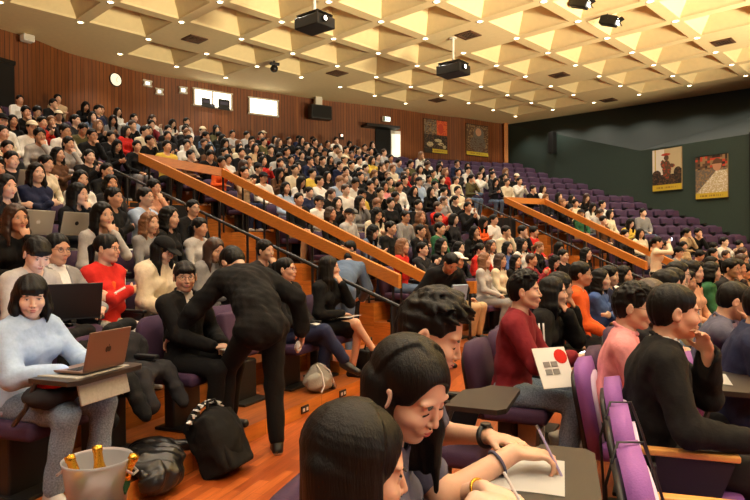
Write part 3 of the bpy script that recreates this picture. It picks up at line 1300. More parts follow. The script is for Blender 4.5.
        for q in (1, -1):
            F.cone(HJ[q], HJ[q] + (kn[q] - HJ[q]) * .8, .100, .085, k=.03)
        F.box(hip + up1 * .24, (.4, .4, .12), rotm(0, lean), k=.01, op='sub')
    G = Geo()
    G.add(F.mesh(), 0)
    out['trousers' if bot == 'trousers' else bot] = (G, ['@bottom'])
    # ---- shoes, one mesh each
    if g('shoes', True):
        for q in (1, -1):
            f = unit((toe[q][0], toe[q][1], 0 if abs(toe[q][2]) < .3 else toe[q][2]))
            a = an[q]
            F = Field(a - .25, a + .25, min(h, .012))
            base = a + np.array((0, 0, -.062)) if abs(toe[q][2]) < .3 else a + f * .02 + np.array((0, 0, -.05))
            F.cone(base - f * .035, base + f * .135, .040, .034, k=.02)
            F.cone(a + np.array((-.01, 0, -.02)), base + f * .05, .044, .036, k=.025)
            if abs(toe[q][2]) < .3:
                F.box((a[0], a[1], a[2] - .091 - .1), (.3, .3, .1), None, k=.004, op='sub')
            G = Geo()
            V, Q = F.mesh()
            G.add((V, Q), 0)
            if len(V):
                cz = V[Q].mean(1)[:, 2]
                G.M[0] = np.where(cz < a[2] - .073, 1, 0)
            out['shoe' + ('' if q == 1 else '#2')] = (G, ['@shoes', '@sole'])
    sp['_H'] = (hc, Rh)
    sp['_W'] = W
    sp['_E'] = E
    sp['_S'] = S
    sp['_chest'] = (chest, Rl)
    if g('glasses'):
        mb = MB()
        for q in (1, -1):
            mb.tube([H((.092, q * .033 + .021 * math.cos(t), .0 + .0165 * math.sin(t))) for t in [2 * PI * i / 14 for i in range(14)]], .0016 if h > .007 else .0012, 6, closed=True)
            mb.tube([H((.091, q * .054, .004)), H((.05, q * .074, .006)), H((-.005, q * .080, .004))], .0014, 6)
        mb.tube([H((.093, -.012, .003)), H((.097, 0, .005)), H((.093, .012, .003))], .0013, 6)
        me = mb.mesh('glasses', True)
        out['glasses'] = (me, ['black'])
    return out


def resolve(names, look):
    d = {'@skin': 'skin', '@hair': 'hair', '@top': 'cloth black', '@bottom': 'cloth black', '@shoes': 'black', '@sole': 'black', '@inner': 'cloth white', '@tie': 'cloth black', '@cap': 'cloth black'}
    d.update({'@' + k: v for k, v in look.items()})
    return [MAT[d.get(n, n)] for n in names]


def person_from(meshes, label, cat, loc, rz, look, group=None):
    """a person: body mesh on top, hair, clothes and shoes as its children; meshes are shared, materials belong to the object"""
    root = None
    for key, (me, names) in meshes.items():
        nm = 'person' if key == 'body' else key.split('#')[0]
        o = bpy.data.objects.new(nm, me)
        COL.objects.link(o)
        mats = resolve(names, look)
        if len(me.materials) == 0:
            for m in mats:
                me.materials.append(m)
        for sl, m in zip(o.material_slots, mats):
            sl.link = 'OBJECT'
            sl.material = m
        if key == 'body':
            root = o
            o.location = loc
            o.rotation_euler = (0, 0, rz)
            tag(o, label, cat, group)
        else:
            o.parent = root
    return root


def figure(label, loc, rz, look, sp, cat='person'):
    geo = person_geo(sp)
    ms = {}
    for k, (g_, names) in geo.items():
        ms[k] = ((g_.mesh(k.split('#')[0]) if isinstance(g_, Geo) else g_), names)
    return person_from(ms, label, cat, loc, rz, look)


def main():
    build_hall()
    coff = build_ceiling()
    build_downlights(coff)
    build_camera()
    build_light()
    for f_ in EXTRA:
        f_()

EXTRA = []
# ------------------------------------------------------------------ stairs, stair wells and wooden rails
def strip_quad(L0, L1, Ra, Rb):
    a, b = hit(L0, Ra)[0], hit(L1, Ra)[0]
    c, d = hit(L1, Rb)[0], hit(L0, Rb)[0]
    return [tuple(q) for q in (a, b, c, d)]


def build_stairs():
    for near, thin in ((A1_NEAR, A1_THIN), (A2_NEAR, A2_THIN)):
        top, ris = [], []
        n = UTIER * 2
        h0 = 0.0
        for s in range(n):
            k = s // 2
            h = tier_h(k) if s % 2 == 0 else tier_h(k) + 0.15
            Ra, Rb = R0 - 0.1 + 0.425 * s, R0 - 0.1 + 0.425 * (s + 1)
            q = strip_quad(near, thin, Ra, Rb)
            z = lambda v, zz: [(*p, zz) for p in v]
            top.append((z(q, h), [(0, 0), (1.1, 0), (1.1, .42), (0, .42)]))
            ris.append(([(*q[0], h), (*q[1], h), (*q[1], h0 - .01), (*q[0], h0 - .01)], [(0, h), (1.1, h), (1.1, h0), (0, h0)]))
            ris.append(([(*q[0], 0), (*q[0], h), (*q[3], h), (*q[3], 0)], [(0, 0), (0, h), (.42, h), (.42, 0)]))
            ris.append(([(*q[1], 0), (*q[2], 0), (*q[2], h), (*q[1], h)], [(0, 0), (.42, 0), (.42, h), (0, h)]))
            h0 = h
        me = uv_mesh('stairs', top + ris)
        me.materials.append(MAT['tier_wood'])
        me.materials.append(MAT['riser_wood'])
        me.polygons.foreach_set('material_index', [0] * len(top) + [1] * len(ris))
        make('stairs', me)['kind'] = 'structure'
    # the sunk ways between the rails: dark lining on the far side and the end
    for near, far in ((A1_NEAR, A1_FAR), (A2_NEAR, A2_FAR)):
        mb = MB()
        Re = R0 + PITCH * UTIER
        for L, off in ():
            for k in range(UTIER):
                Lx = offset(L, off)
                a, b = hit(Lx, R0 + PITCH * k)[0], hit(Lx, R0 + PITCH * (k + 1))[0]
                mb.poly([(*a, 0), (*b, 0), (*b, tier_h(k) + .005), (*a, tier_h(k) + .005)])
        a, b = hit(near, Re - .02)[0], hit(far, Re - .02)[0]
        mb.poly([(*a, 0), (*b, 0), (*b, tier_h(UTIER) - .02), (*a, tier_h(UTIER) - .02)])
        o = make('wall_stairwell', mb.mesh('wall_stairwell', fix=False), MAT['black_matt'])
        o['kind'] = 'structure'


def plank(path, wid, thick, mat, name, parent):
    """a board on edge following path (its top edge)"""
    mb = MB()
    for a, b in zip(path, path[1:]):
        a, b = Vector(a), Vector(b)
        d = (b - a)
        u = d.normalized()
        s = Vector((-u.y, u.x, 0)).normalized()
        dn = Vector((0, 0, -1))
        vs = []
        for p in (a, b):
            for t, w in ((thick / 2, 0), (-thick / 2, 0), (-thick / 2, wid), (thick / 2, wid)):
                vs.append(mb.bm.verts.new(p + s * t + dn * w))
        for f in ((0, 1, 2, 3), (7, 6, 5, 4), (0, 4, 5, 1), (1, 5, 6, 2), (2, 6, 7, 3), (3, 7, 4, 0)):
            mb.bm.faces.new([vs[i] for i in f])
    return mb.build(name, mat, parent)


def build_rails():
    def z_on(L, R, z0, R_a, z1, R_b):
        t = (R - R_a) / (R_b - R_a)
        return z0 + (z1 - z0) * t
    data = [
        (A1_NEAR, A1_FAR, (19.16, 1.21, 25.38, 3.40), (19.35, 1.05, 24.87, 3.22), (18.78, 1.07), 'left', 'the left stairway'),
        (A2_NEAR, A2_FAR, (19.11, 1.19, 24.21, 2.99), (19.3, 1.17, 24.17, 2.98), (18.5, 1.16), 'right', 'the right stairway'),
    ]
    for near, far, nn, ff, end, side, txt in data:
        ax = lambda L, R, z: (*hit(L, R)[0], z)
        # near rail
        a, b = ax(near, nn[0], nn[1]), ax(near, nn[2], nn[3])
        t = thing('handrail', 'broad wooden board handrail on thin posts, nearer side of %s' % txt, 'handrail', (0, 0, 0), group='wooden handrails of the stairways')
        plank([a, b], .17, .06, MAT['rail_wood'], 'rail_board', t)
        mb = None
        for i in range(9):
            R = nn[0] + (nn[2] - nn[0]) * (i + .15) / 8.6
            if R > nn[2]:
                break
            p, z = hit(near, R)[0], nn[1] + (nn[3] - nn[1]) * (R - nn[0]) / (nn[2] - nn[0])
            k = min(int((R - R0 + .1) / .425), UTIER * 2 - 1)
            h = max(tier_h(k // 2) + (0.15 if k % 2 else 0), 0)
            m = MB()
            m.box((p.x, p.y, (h + z - .1) / 2), (.035, .035, z - .1 - h))
            m.build('post', MAT['metal'], t)
        # far rail with its level end and the cross rail above the well
        path = [ax(far, end[0], end[1]), ax(far, ff[0], ff[1]), ax(far, ff[2], ff[3])]
        t = thing('handrail', 'broad wooden board handrail on thin posts, farther side of %s' % txt, 'handrail', (0, 0, 0), group='wooden handrails of the stairways')
        plank(path, .17, .06, MAT['rail_wood'], 'rail_board', t)
        for i in range(9):
            R = ff[0] + .1 + (ff[2] - ff[0]) * i / 8.2
            if R > ff[2]:
                break
            p, z = hit(far, R)[0], ff[1] + (ff[3] - ff[1]) * (R - ff[0]) / (ff[2] - ff[0])
            h = tier_h(max(0, int((R - R0) / PITCH)))
            m = MB()
            m.box((p.x, p.y, (h + z - .1) / 2), (.035, .035, z - .1 - h))
            m.build('post', MAT['metal'], t)
        m = MB()
        p = hit(far, end[0] + .1)[0]
        m.box((p.x, p.y, end[1] / 2 - .05), (.035, .035, end[1] - .1))
        m.build('post', MAT['metal'], t)
        t = thing('handrail', 'wooden cross rail closing the upper end of %s' % txt, 'handrail', (0, 0, 0), group='wooden handrails of the stairways')
        plank([b, ax(far, ff[2], ff[3])], .17, .06, MAT['rail_wood'], 'rail_board', t)
        # thin dark handrail
        thin = A1_THIN if side == 'left' else A2_THIN
        Ra, za, Rb, zb = 18.36, .90, 25.2, 3.15
        t = thing('handrail', 'thin dark metal handrail along the outer edge of %s' % txt, 'handrail', (0, 0, 0), group='thin metal handrails')
        m = MB()
        m.tube([ax(thin, Ra, za), ax(thin, Rb, zb)], .022, 8)
        m.build('rail_bar', MAT['black'], t)
        for i in range(7):
            R = Ra + .25 + (Rb - Ra - .4) * i / 6
            p = hit(offset(thin, -.03), R)[0]
            z = za + (zb - za) * (R - Ra) / (Rb - Ra)
            k = int((R - R0 + .1) / .425)
            h = 0 if k < 0 else tier_h(min(k, 15) // 2) + (0.15 if k % 2 else 0)
            m = MB()
            m.tube([(p.x, p.y, h), (p.x, p.y, z)], .014, 6)
            m.build('post', MAT['black'], t)


# ------------------------------------------------------------------ seats
def seat_meshes():
    out = {}

    def back(w, h, r=.13, n=6):
        P = [(-w / 2, 0), (w / 2, 0)]
        for i in range(n + 1):
            a = PI / 2 * i / n
            P.append((w / 2 - r + r * math.cos(a), h - r + r * math.sin(a)))
        for i in range(n + 1):
            a = PI / 2 + PI / 2 * i / n
            P.append((-w / 2 + r + r * math.cos(a), h - r + r * math.sin(a)))
        return P
    tilt = Matrix.Translation((-.215, 0, .38)) @ Matrix.Rotation(math.radians(-10), 4, 'Y') @ Matrix(((0, 0, 1, 0), (1, 0, 0, 0), (0, 1, 0, 0), (0, 0, 0, 1)))

    def padded(w, h, t, mid, r=.13):
        mb = MB()
        mb.prism(back(w, h, r), t, tilt, mid)
        me = mb.bm
        es = [e for e in me.edges if len(e.link_faces) == 2 and e.calc_face_angle(0) > 1.0]
        bmesh.ops.bevel(me, geom=es, offset=t * .36, segments=2, affect='EDGES')
        return mb
    out['backrest'] = padded(.475, .51, .075, 0).mesh('backrest', True)
    out['back_shell'] = padded(.44, .46, .03, -.05).mesh('back_shell', True)
    m = MB()
    m.box((.0, 0, .415), (.47, .47, .10), .035, seg=3)
    out['cushion'] = m.mesh('cushion', True)
    m = MB()
    m.box((-.10, 0, .62), (.10, .46, .44), .035, Matrix.Rotation(math.radians(-12), 3, 'Y'), seg=3)
    out['cushion_up'] = m.mesh('cushion', True)
    m = MB()
    m.box((-.06, 0, .19), (.10, .32, .38), .015)
    m.box((-.03, 0, .012), (.30, .38, .024), .006)
    out['pedestal'] = m.mesh('pedestal')
    m = MB()
    m.box((-.02, .262, .645), (.40, .055, .03), .008)
    out['armrest'] = m.mesh('armrest')
    m = MB()
    P = [(-.22, .04), (.18, .04), (.18, -.015), (-.22, -.015)]
    m.prism([(-.20, .40), (.08, .40), (.16, .62), (-.14, .64)], .03, Matrix.Translation((0, .262, 0)) @ Matrix.Rotation(PI / 2, 4, 'X'))
    out['arm_panel'] = m.mesh('arm_panel')
    out['seat_glare'] = padded(.40, .43, .02, .042, .12).mesh('seat_glare', True)  # pale slab shaped for the glare on the backrest front
    m = MB()
    T = [(.06, -.26), (.34, -.27), (.38, -.22), (.38, .24), (.35, .28), (.20, .29), (.16, .20), (.07, .12)]
    m.prism(T, .026, Matrix.Translation((0, 0, .70)))
    bmesh.ops.bevel(m.bm, geom=[e for e in m.bm.edges if e.calc_face_angle(0) > 1.2], offset=.004, segments=1, affect='EDGES')
    m.tube([(.1, -.25, .69), (.05, -.27, .55), (-.05, -.262, .45)], .014, 6)
    out['writing_tablet'] = m.mesh('writing_tablet')
    return out


SEATM = None
MAT['tablet'] = plain('tablet_board', (40, 33, 30), .45)
MAT['cover'] = plain('seat_glare', (214, 196, 216), .7, bump=.2, bscale=80)  # near-white colour standing in for stage glare on the seat fronts


def add_seat(x, y, z, rz, label, group, folded, tablet=False, lit_purple=False, wooden=False, tab_at=(0, 0, 0), zs=1.0, cover=False):
    t = thing('auditorium_seat', label, 'seat', (x, y, z), rz, group)
    pm = 'lit_purple' if lit_purple else 'purple'

    def part(nm, key, mat):
        me = SEATM[key]
        if not me.materials:
            me.materials.append(MAT[mat])
        o = make(nm, me, parent=t)
        if o.material_slots[0].material != MAT[mat]:
            o.material_slots[0].link = 'OBJECT'
            o.material_slots[0].material = MAT[mat]
        return o
    part('backrest', 'backrest', pm)
    part('back_shell', 'back_shell', 'black')
    part('cushion', 'cushion_up' if folded else 'cushion', pm)
    part('pedestal', 'pedestal', 'black')
    part('armrest', 'armrest', 'armwood' if wooden else 'black')
    part('arm_panel', 'arm_panel', 'black')
    if tablet:
        q = part('writing_tablet', 'writing_tablet', 'tablet')
        q.location = tab_at
    if cover:  # adds the pale glare slab, no real cover
        part('seat_glare', 'seat_glare', 'cover')
    if zs != 1.0:
        t.scale = (1, 1, zs)
    return t


ORD = ['first', 'second', 'third', 'fourth', 'fifth', 'sixth', 'seventh', 'eighth', 'ninth', 'tenth', 'eleventh', 'twelfth', 'thirteenth', 'fourteenth', 'fifteenth',
       'sixteenth', 'seventeenth', 'eighteenth', 'nineteenth', 'twentieth', 'twenty-first', 'twenty-second', 'twenty-third', 'twenty-fourth', 'twenty-fifth', 'twenty-sixth', 'twenty-seventh', 'twenty-eighth', 'twenty-ninth', 'thirtieth',
       'thirty-first', 'thirty-second', 'thirty-third', 'thirty-fourth', 'thirty-fifth', 'thirty-sixth', 'thirty-seventh', 'thirty-eighth', 'thirty-ninth', 'fortieth']
SPACE = 0.53
SEATS = []      # dicts: block, k, i, x, y, z, rz, head pixel


def list_seats():
    for block in ('left', 'middle', 'right'):
        for k in range(NT):
            R = R0 + PITCH * k + .50
            a0, a1 = bounds(block, R, k)
            hi, lo = max(a0, a1), min(a0, a1)
            step = SPACE / R
            m = .34 / R
            n = int((hi - lo - 2 * m - (.35 / R if block == 'right' else 0)) / step) + 1
            for i in range(n):
                # the left block counts from its stairs outwards, the others from their left end
                a = (lo + m + i * step) if block == 'left' else (hi - m - i * step)
                x, y = arc(R, a)
                if y < 1.0:
                    continue
                z = tier_h(k)
                px, py = project(x, y, z + 1.20)
                if not (-25 < px < 775):
                    continue
                SEATS.append(dict(block=block, k=k, i=i, x=x, y=y, z=z, rz=a + PI, px=px, py=py, d=y))
    for q in range(8):                                  # rows on the flat floor
        R = 16.95 - PITCH * q
        step = SPACE / R
        i = 0
        a = math.radians(157)
        while a > math.radians(93):
            x, y = arc(R, a)
            px, py = project(x, y, 1.20)
            gap = abs(math.degrees(a) - 121.5) < 2.2
            clearway = 646 < px < 670 and y > 5.6
            if y > (4.0 if q == 0 else 2.75) and -25 < px < 790 and not gap and not clearway:
                SEATS.append(dict(block='floor', k=q, i=i, x=x, y=y, z=0.0, rz=a + PI, px=px, py=py, d=y))
                i += 1
            a -= step


def below(px, py, line_):
    for (x0, y0), (x1, y1) in zip(line_, line_[1:]):
        if x0 <= px <= x1:
            return py > y0 + (y1 - y0) * (px - x0) / (x1 - x0)
    return py > line_[-1][1]


WEIGHTS = [('black', 46), ('charcoal', 14), ('white', 15), ('cream', 5), ('grey', 6), ('pale grey', 7), ('navy', 5), ('denim', 4), ('pale blue', 4), ('maroon', 2), ('red', 1.6), ('pink', 1.5), ('beige', 3), ('olive', 2), ('brown', 2), ('peach', 1.2), ('green', .8), ('blue', 1), ('yellow', .7), ('orange', .4), ('lavender', .8)]

# people one can single out in the crowd: head pixel, colour of the top, sex, variant, hair colour
NOTED = [
    (8, 238, 'black', 'f', 'long_lap', 0), (102, 225, 'pale grey', 'f', 'long_chin', 0), (155, 228, 'grey', 'f', 'long_lap', 2), (174, 230, 'black', 'f', 'long_lap', 0), (203, 228, 'pale grey', 'f', 'tail_lap', 0),
    (225, 222, 'black', 'm', 'cap_lap', 0), (119, 197, 'black', 'm', 'short_cross', 0), (197, 198, 'black', 'm', 'glasses_lap', 0), (155, 188, 'peach', 'f', 'tail_chin', 0), (85, 176, 'white', 'f', 'long_lap', 0), (112, 168, 'black', 'm', 'glasses_lap', 0),
    (52, 160, 'cream', 'f', 'tail_lap', 0), (17, 170, 'black', 'm', 'short_lap', 0), (46, 201, 'lavender', 'f', 'long_lap', 0), (12, 195, 'black', 'f', 'long_lap', 0), (27, 97, 'white', 'm', 'short_lap', 0),
    (65, 97, 'beige', 'm', 'short_cross', 0), (66, 121, 'charcoal', 'm', 'cap_cross', 0), (85, 130, 'olive', 'm', 'short_phone', 0), (20, 125, 'black', 'f', 'long_lap', 0), (15, 145, 'charcoal', 'm', 'short_lap', 0), (45, 138, 'pale grey', 'f', 'tail_chin', 0),
    (133, 134, 'red', 'f', 'long_lap', 0), (148, 133, 'cream', 'm', 'short_chin', 0), (117, 138, 'black', 'm', 'short_lap', 0), (125, 118, 'white', 'f', 'long_cross', 0), (141, 120, 'pale blue', 'm', 'short_lap', 0),
    (270, 131, 'red', 'm', 'cap_clap', 0), (484, 218, 'orange', 'f', 'long_phone', 0), (463, 253, 'black', 'f', 'whitecap_lap', 0), (410, 222, 'grey', 'm', 'glasses_lap', 0), (446, 238, 'green', 'm', 'short_lap', 0), (378, 222, 'cream', 'f', 'long_phone', 0),
    (395, 232, 'black', 'm', 'short_lap', 0), (291, 182, 'pale blue', 'f', 'long_lap', 0), (303, 183, 'white', 'f', 'long_phone', 0), (425, 205, 'black', 'm', 'short_lap', 0), (648, 217, 'grey', 'm', 'short_lap', 0), (632, 227, 'yellow', 'f', 'long_phone', 0),
    (645, 231, 'cream', 'f', 'long_lap', 0), (688, 240, 'beige', 'f', 'tail_lap', 0), (584, 283, 'orange', 'm', 'glasses_lap', 0), (590, 252, 'black', 'f', 'long_lap', 0), (613, 255, 'white', 'f', 'long_lap', 0), (643, 286, 'cream', 'm', 'short_chin', 0),
    (690, 262, 'black', 'm', 'short_lap', 0), (702, 262, 'black', 'm', 'glasses_clap', 0), (715, 268, 'olive', 'm', 'short_lap', 0), (728, 272, 'charcoal', 'm', 'glasses_chin', 0), (545, 300, 'black', 'f', 'long_chin', 0), (500, 225, 'white', 'm', 'short_lap', 0),
    (505, 268, 'cream', 'f', 'long_lap', 1), (490, 262, 'pale grey', 'f', 'long_lap', 2), (745, 262, 'red', 'f', 'long_lap', 1), (262, 250, 'charcoal', 'm', 'short_chin', 0), (205, 262, 'grey', 'f', 'long_lap', 1), (150, 262, 'cream', 'f', 'cap_lap', 0),
]

VARIANTS = {}


def variant(key):
    """shared meshes for the crowd; key = (variant, fine)"""
    if key in VARIANTS:
        return VARIANTS[key]
    v, fine = key
    hair, arms = v.split('_')
    sp = dict(res=.0135 if fine else .026, hair_res=.012 if fine else .022, hair_inflate=.002 if fine else .007, tousle=.003 if fine else 0, arms=arms, face=True, seed=len(VARIANTS),
              knees={1: (.41, .10, .50), -1: (.41, -.10, .50)}, ankles={1: (.34, .10, .09), -1: (.33, -.10, .09)}, fold=.005)
    sp['pitch'] = ARMS[arms][2] * .8
    if arms in ('write', 'read', 'phone'):
        sp['lean'], sp['bow'] = .12, .12
    elif arms in ('chin', 'chinr'):
        sp['lean'], sp['bow'], sp['roll'] = .10, .10, .08
    else:
        sp['lean'], sp['bow'] = -.06, .08
    fem = hair in ('long', 'tail', 'bun', 'bob')
    sp['female'] = fem
    if hair in ('cap', 'whitecap'):
        sp['cap'] = True
        sp['hair'] = 'short'
        if hair == 'whitecap':
            sp['hair'] = 'long'
            sp['female'] = True
    elif hair == 'glasses':
        sp['hair'] = 'short'
        sp['glasses'] = fine
    else:
        sp['hair'] = hair
    sp['hair_len'] = .28 if hair == 'long' else .16
    geo = person_geo(sp)
    ms, arr = {}, {}
    for k, (g_, names) in geo.items():
        if isinstance(g_, Geo):
            if not fine and k.startswith('shoe'):
                pass
            arr[k] = (g_.arrays(), names)
            ms[k] = (g_.mesh(k.split('#')[0]), names)
        else:
            ms[k] = (g_, names)
    VARIANTS[key] = (ms, arr)
    return VARIANTS[key]


HAIRWORD = {'long': 'long', 'tail': 'tied-back', 'bun': 'pinned-up', 'bob': 'bobbed', 'short': 'short', 'quiff': 'short', 'glasses': 'short', 'cap': 'capped', 'whitecap': 'white-capped'}


def side_words(s):
    o = ORD[s['i']] if s['i'] < len(ORD) else 'far'
    if s['block'] == 'left':
        return '%s tier of left block, %s from its stairs' % (ORD[s['k']], o)
    if s['block'] == 'middle':
        return '%s tier of middle block, %s from the left' % (ORD[s['k']], o)
    if s['block'] == 'right':
        return '%s tier of right block, %s from the left' % (ORD[s['k']], o)
    return '%s row on the floor, %s from the front' % (ORD[s['k']], o)


HERO_SEATS = []     # (x, y) of seats kept free for the figures built one by one


def build_crowd():
    global SEATM
    SEATM = seat_meshes()
    list_seats()
    r = random.Random(5)
    for s in SEATS:
        px, py, b, k = s['px'], s['py'], s['block'], s['k']
        if b == 'left':
            p = .93 if k < 9 else .8
            if k >= 12 and px < 140:
                p = .3
        elif b == 'middle':
            p = .95 if below(px, py, [(-50, 110), (300, 138), (400, 160), (440, 170), (520, 180), (800, 200)]) else .45
            if px > 395 and k >= 12:
                p = .22
        elif b == 'right':
            p = .93 if below(px, py, [(400, 150), (507, 172), (545, 186), (560, 196), (585, 198), (612, 205), (630, 222), (700, 231), (760, 246)]) else .0
        else:
            p = .80
        s['occ'] = r.random() < p
        s['noted'] = None
        if any((s['x'] - hx) ** 2 + (s['y'] - hy) ** 2 < .34 ** 2 for hx, hy in HERO_SEATS):
            s['occ'] = False
            s['hero'] = True
    free = [s for s in SEATS if not s.get('hero')]
    for nt_ in NOTED:
        best = min((s for s in free if s['noted'] is None), key=lambda s: (s['px'] - nt_[0]) ** 2 + (s['py'] - nt_[1]) ** 2 * 1.2)
        if (best['px'] - nt_[0]) ** 2 + (best['py'] - nt_[1]) ** 2 < 22 ** 2:
            best['noted'] = nt_
            best['occ'] = True
            R_ = polar(best['x'], best['y'])[0]
            x_, y_ = on_row(R_, nt_[0] - 6)
            if math.hypot(x_ - best['x'], y_ - best['y']) < .6:
                best['x'], best['y'] = x_, y_
                best['rz'] = facing(x_, y_)
                for q in free:
                    if q is not best and q['block'] == best['block'] and q['k'] == best['k'] and math.hypot(q['x'] - x_, q['y'] - y_) < .43 and q['noted'] is None:
                        q['skip'] = True
    SEATS[:] = [s for s in SEATS if not s.get('skip') or s['noted']]
    free = [s for s in free if not s.get('skip') or s['noted']]
    for s in SEATS:
        if (s['block'] == 'left' and s['k'] == 0 and (55 < s['px'] < 165 or 200 < s['px'] < 272 or s['px'] > 330)) or (s['block'] == 'left' and s['k'] == 2 and 22 < s['px'] < 88):
            s['empty'] = True
        if s.get('empty'):
            s['occ'] = False
    occ = sorted([s for s in SEATS if s['occ']], key=lambda s: s['d'])
    fv = ['long_lap', 'long_cross', 'long_chin', 'tail_lap', 'long_phone', 'tail_clap', 'long_clap', 'bob_lap', 'bun_lap', 'tail_chin']
    mv = ['short_lap', 'short_cross', 'short_chin', 'short_phone', 'glasses_lap', 'glasses_chin', 'short_clap', 'cap_lap', 'quiff_lap', 'glasses_clap']
    names, wts = [w[0] for w in WEIGHTS], [w[1] for w in WEIGHTS]
    rest = []
    for n, s in enumerate(occ):
        col = r.choices(names, wts)[0]
        fem = r.random() < .55
        v = r.choice(fv if fem else mv)
        hcol = r.choices([0, 1, 2], [82, 13, 5])[0]
        if s['noted']:
            _, _, col, _, v, hcol = s['noted']
        look = dict(skin=r.choice(['skin', 'skin', 'skin_fair', 'skin_tan']), hair=['hair', 'hair_brown', 'hair_light'][hcol], top='cloth ' + col,
                    bottom='cloth ' + r.choices(['black', 'charcoal', 'navy', 'denim', 'grey', 'beige', 'white'], [40, 16, 12, 18, 5, 5, 3])[0], cap='cloth white' if v.startswith('white') else 'cloth ' + r.choice(['black', 'charcoal', 'cream']),
                    shoes='black' if r.random() < .6 else 'cloth pale grey')
        jit = (r.uniform(-.03, .03), r.uniform(-.03, .03), r.uniform(-.28, .28))
        ca, sa = math.cos(s['rz']), math.sin(s['rz'])
        loc = (s['x'] + ca * jit[0], s['y'] + sa * jit[0], s['z'] - .0)
        rz = s['rz'] + jit[2]
        scl = r.uniform(.95, 1.05)
        s['look'] = look
        if n < 292:
            fine = s['d'] < 13.0
            ms, arr = variant((v, fine))
            ms = {k: q for k, q in ms.items() if fine or not k.startswith('shoe')}
            lab = 'person in %s top, %s hair, %s' % (col, HAIRWORD[v.split('_')[0]], side_words(s))
            if v.startswith('cap') or v.startswith('whitecap'):
                lab = 'person in %s top and cap, %s' % (col, side_words(s))
            grp = {'left': 'audience in the left block', 'middle': 'audience in the middle block', 'right': 'audience in the right block', 'floor': 'audience in the rows on the floor'}[s['block']]
            o = person_from(ms, lab, 'person', loc, rz, look, grp)
            o.scale = (scl, scl, scl)
        else:
            rest.append((v, loc, rz, scl, look))
    if rest:
        V, Q, M, mats, base = [], [], [], [], 0
        idx = {}
        for v, loc, rz, scl, look in rest:
            ms, arr = variant((v, False))
            c, s_ = math.cos(rz) * scl, math.sin(rz) * scl
            for k, ((v_, q_, m_), nm) in arr.items():
                if k.startswith('shoe'):
                    continue
                W = np.stack([v_[:, 0] * c - v_[:, 1] * s_ + loc[0], v_[:, 0] * s_ + v_[:, 1] * c + loc[1], v_[:, 2] * scl + loc[2]], 1)
                ml = resolve(nm, look)
                ids = []
                for q in ml:
                    if q.name not in idx:
                        idx[q.name] = len(mats)
                        mats.append(q)
                    ids.append(idx[q.name])
                V.append(W)
                Q.append(q_ + base)
                M.append(np.array(ids)[m_])
                base += len(W)
        G = Geo()
        G.V, G.Q, G.M = V, Q, M
        me = G.mesh('distant_audience')
        o = make('distant_audience', me, mats)
        tag(o, 'rest of the seated audience in the farthest rows near the back wall', 'audience', kind='stuff')
    # seats: the empty ones in view first, then those behind people, nearest first
    order = sorted([s for s in SEATS if not s['occ'] and not s.get('hero')], key=lambda s: s['d']) + sorted([s for s in SEATS if s['occ']], key=lambda s: s['d'])
    order = [s for s in order]
    ind, more = order[:270], order[270:]
    for s in ind:
        o = 'empty' if not s['occ'] else 'occupied'
        if s.get('hero'):
            continue
        add_seat(s['x'], s['y'], s['z'], s['rz'], '%s purple seat, %s' % (o, side_words(s)), 'purple seats of the hall', not s['occ'], lit_purple=False, wooden=s['block'] == 'floor')
    bmx = MB()
    tmp = bmesh.new()
    V, Q = [], []
    base = 0
    polys, pm, verts = [], [], []
    for s in more:
        c, sn = math.cos(s['rz']), math.sin(s['rz'])
        for key, mi in (('backrest', 0), ('back_shell', 1), ('cushion' if s['occ'] else 'cushion_up', 0), ('armrest', 1)):
            me = SEATM[key]
            n = len(me.vertices)
            co = np.zeros(n * 3, np.float32)
            me.vertices.foreach_get('co', co)
            co = co.reshape(-1, 3)
            W = np.stack([co[:, 0] * c - co[:, 1] * sn + s['x'], co[:, 0] * sn + co[:, 1] * c + s['y'], co[:, 2] + s['z']], 1)
            verts.append(W)
            for p in me.polygons:
                polys.append([base + q for q in p.vertices])
                pm.append(mi)
            base += n
    tmp.free()
    bmx.bm.free()
    if verts:
        me = bpy.data.meshes.new('distant_seats')
        me.from_pydata(np.concatenate(verts).tolist(), [], polys)
        me.materials.append(MAT['purple'])
        me.materials.append(MAT['black'])
        me.polygons.foreach_set('material_index', pm)
        o = make('distant_seats', me)
        tag(o, 'remaining purple seats hidden behind the audience in the upper rows', 'seats', kind='stuff')
    print('SEATS', len(SEATS), 'occ', len(occ), 'rest', len(rest), 'seats more', len(more))


EXTRA += [build_stairs, build_rails, build_crowd]
# ------------------------------------------------------------------ the people one can study: each posed on its own
def tier_pos(k, px):
    x, y = on_row(R0 + PITCH * k + .50, px)
    return x, y, tier_h(k)


def floor_pos(q, px):
    x, y = on_row(16.95 - PITCH * q, px)
    return x, y, 0.0


def fy(R, y):
    return CX - math.sqrt(R * R - (y - CY) ** 2), y, 0.0


def facing(x, y):
    return math.atan2(CY - y, CX - x)


CROSSED = dict(knees={1: (.43, .06, .50), -1: (.43, .0, .60)}, ankles={1: (.33, .09, .09), -1: (.60, .11, .30)}, toes={1: (1, .1, -.1), -1: (.9, .25, -.45)})
NEARLEGS = dict(knees={1: (.42, .11, .50), -1: (.42, -.11, .50)}, ankles={1: (.35, .12, .09), -1: (.36, -.10, .09)})
FIG = {}        # name -> (root, spec)
HEROES = []


def hero(key, label, pos, look, sp, turn=0.0, scale=1.0):
    HEROES.append((key, label, pos, look, sp, turn, scale))
    if not sp.get('stand'):
        HERO_SEATS.append((pos[0], pos[1]))


def to_world(key, p):
    root, sp, M = FIG[key]
    return M @ Vector(p)


def lo_pos(px, Y, z=0.0):
    return ((px - 375) / FOC * Y, Y, z)


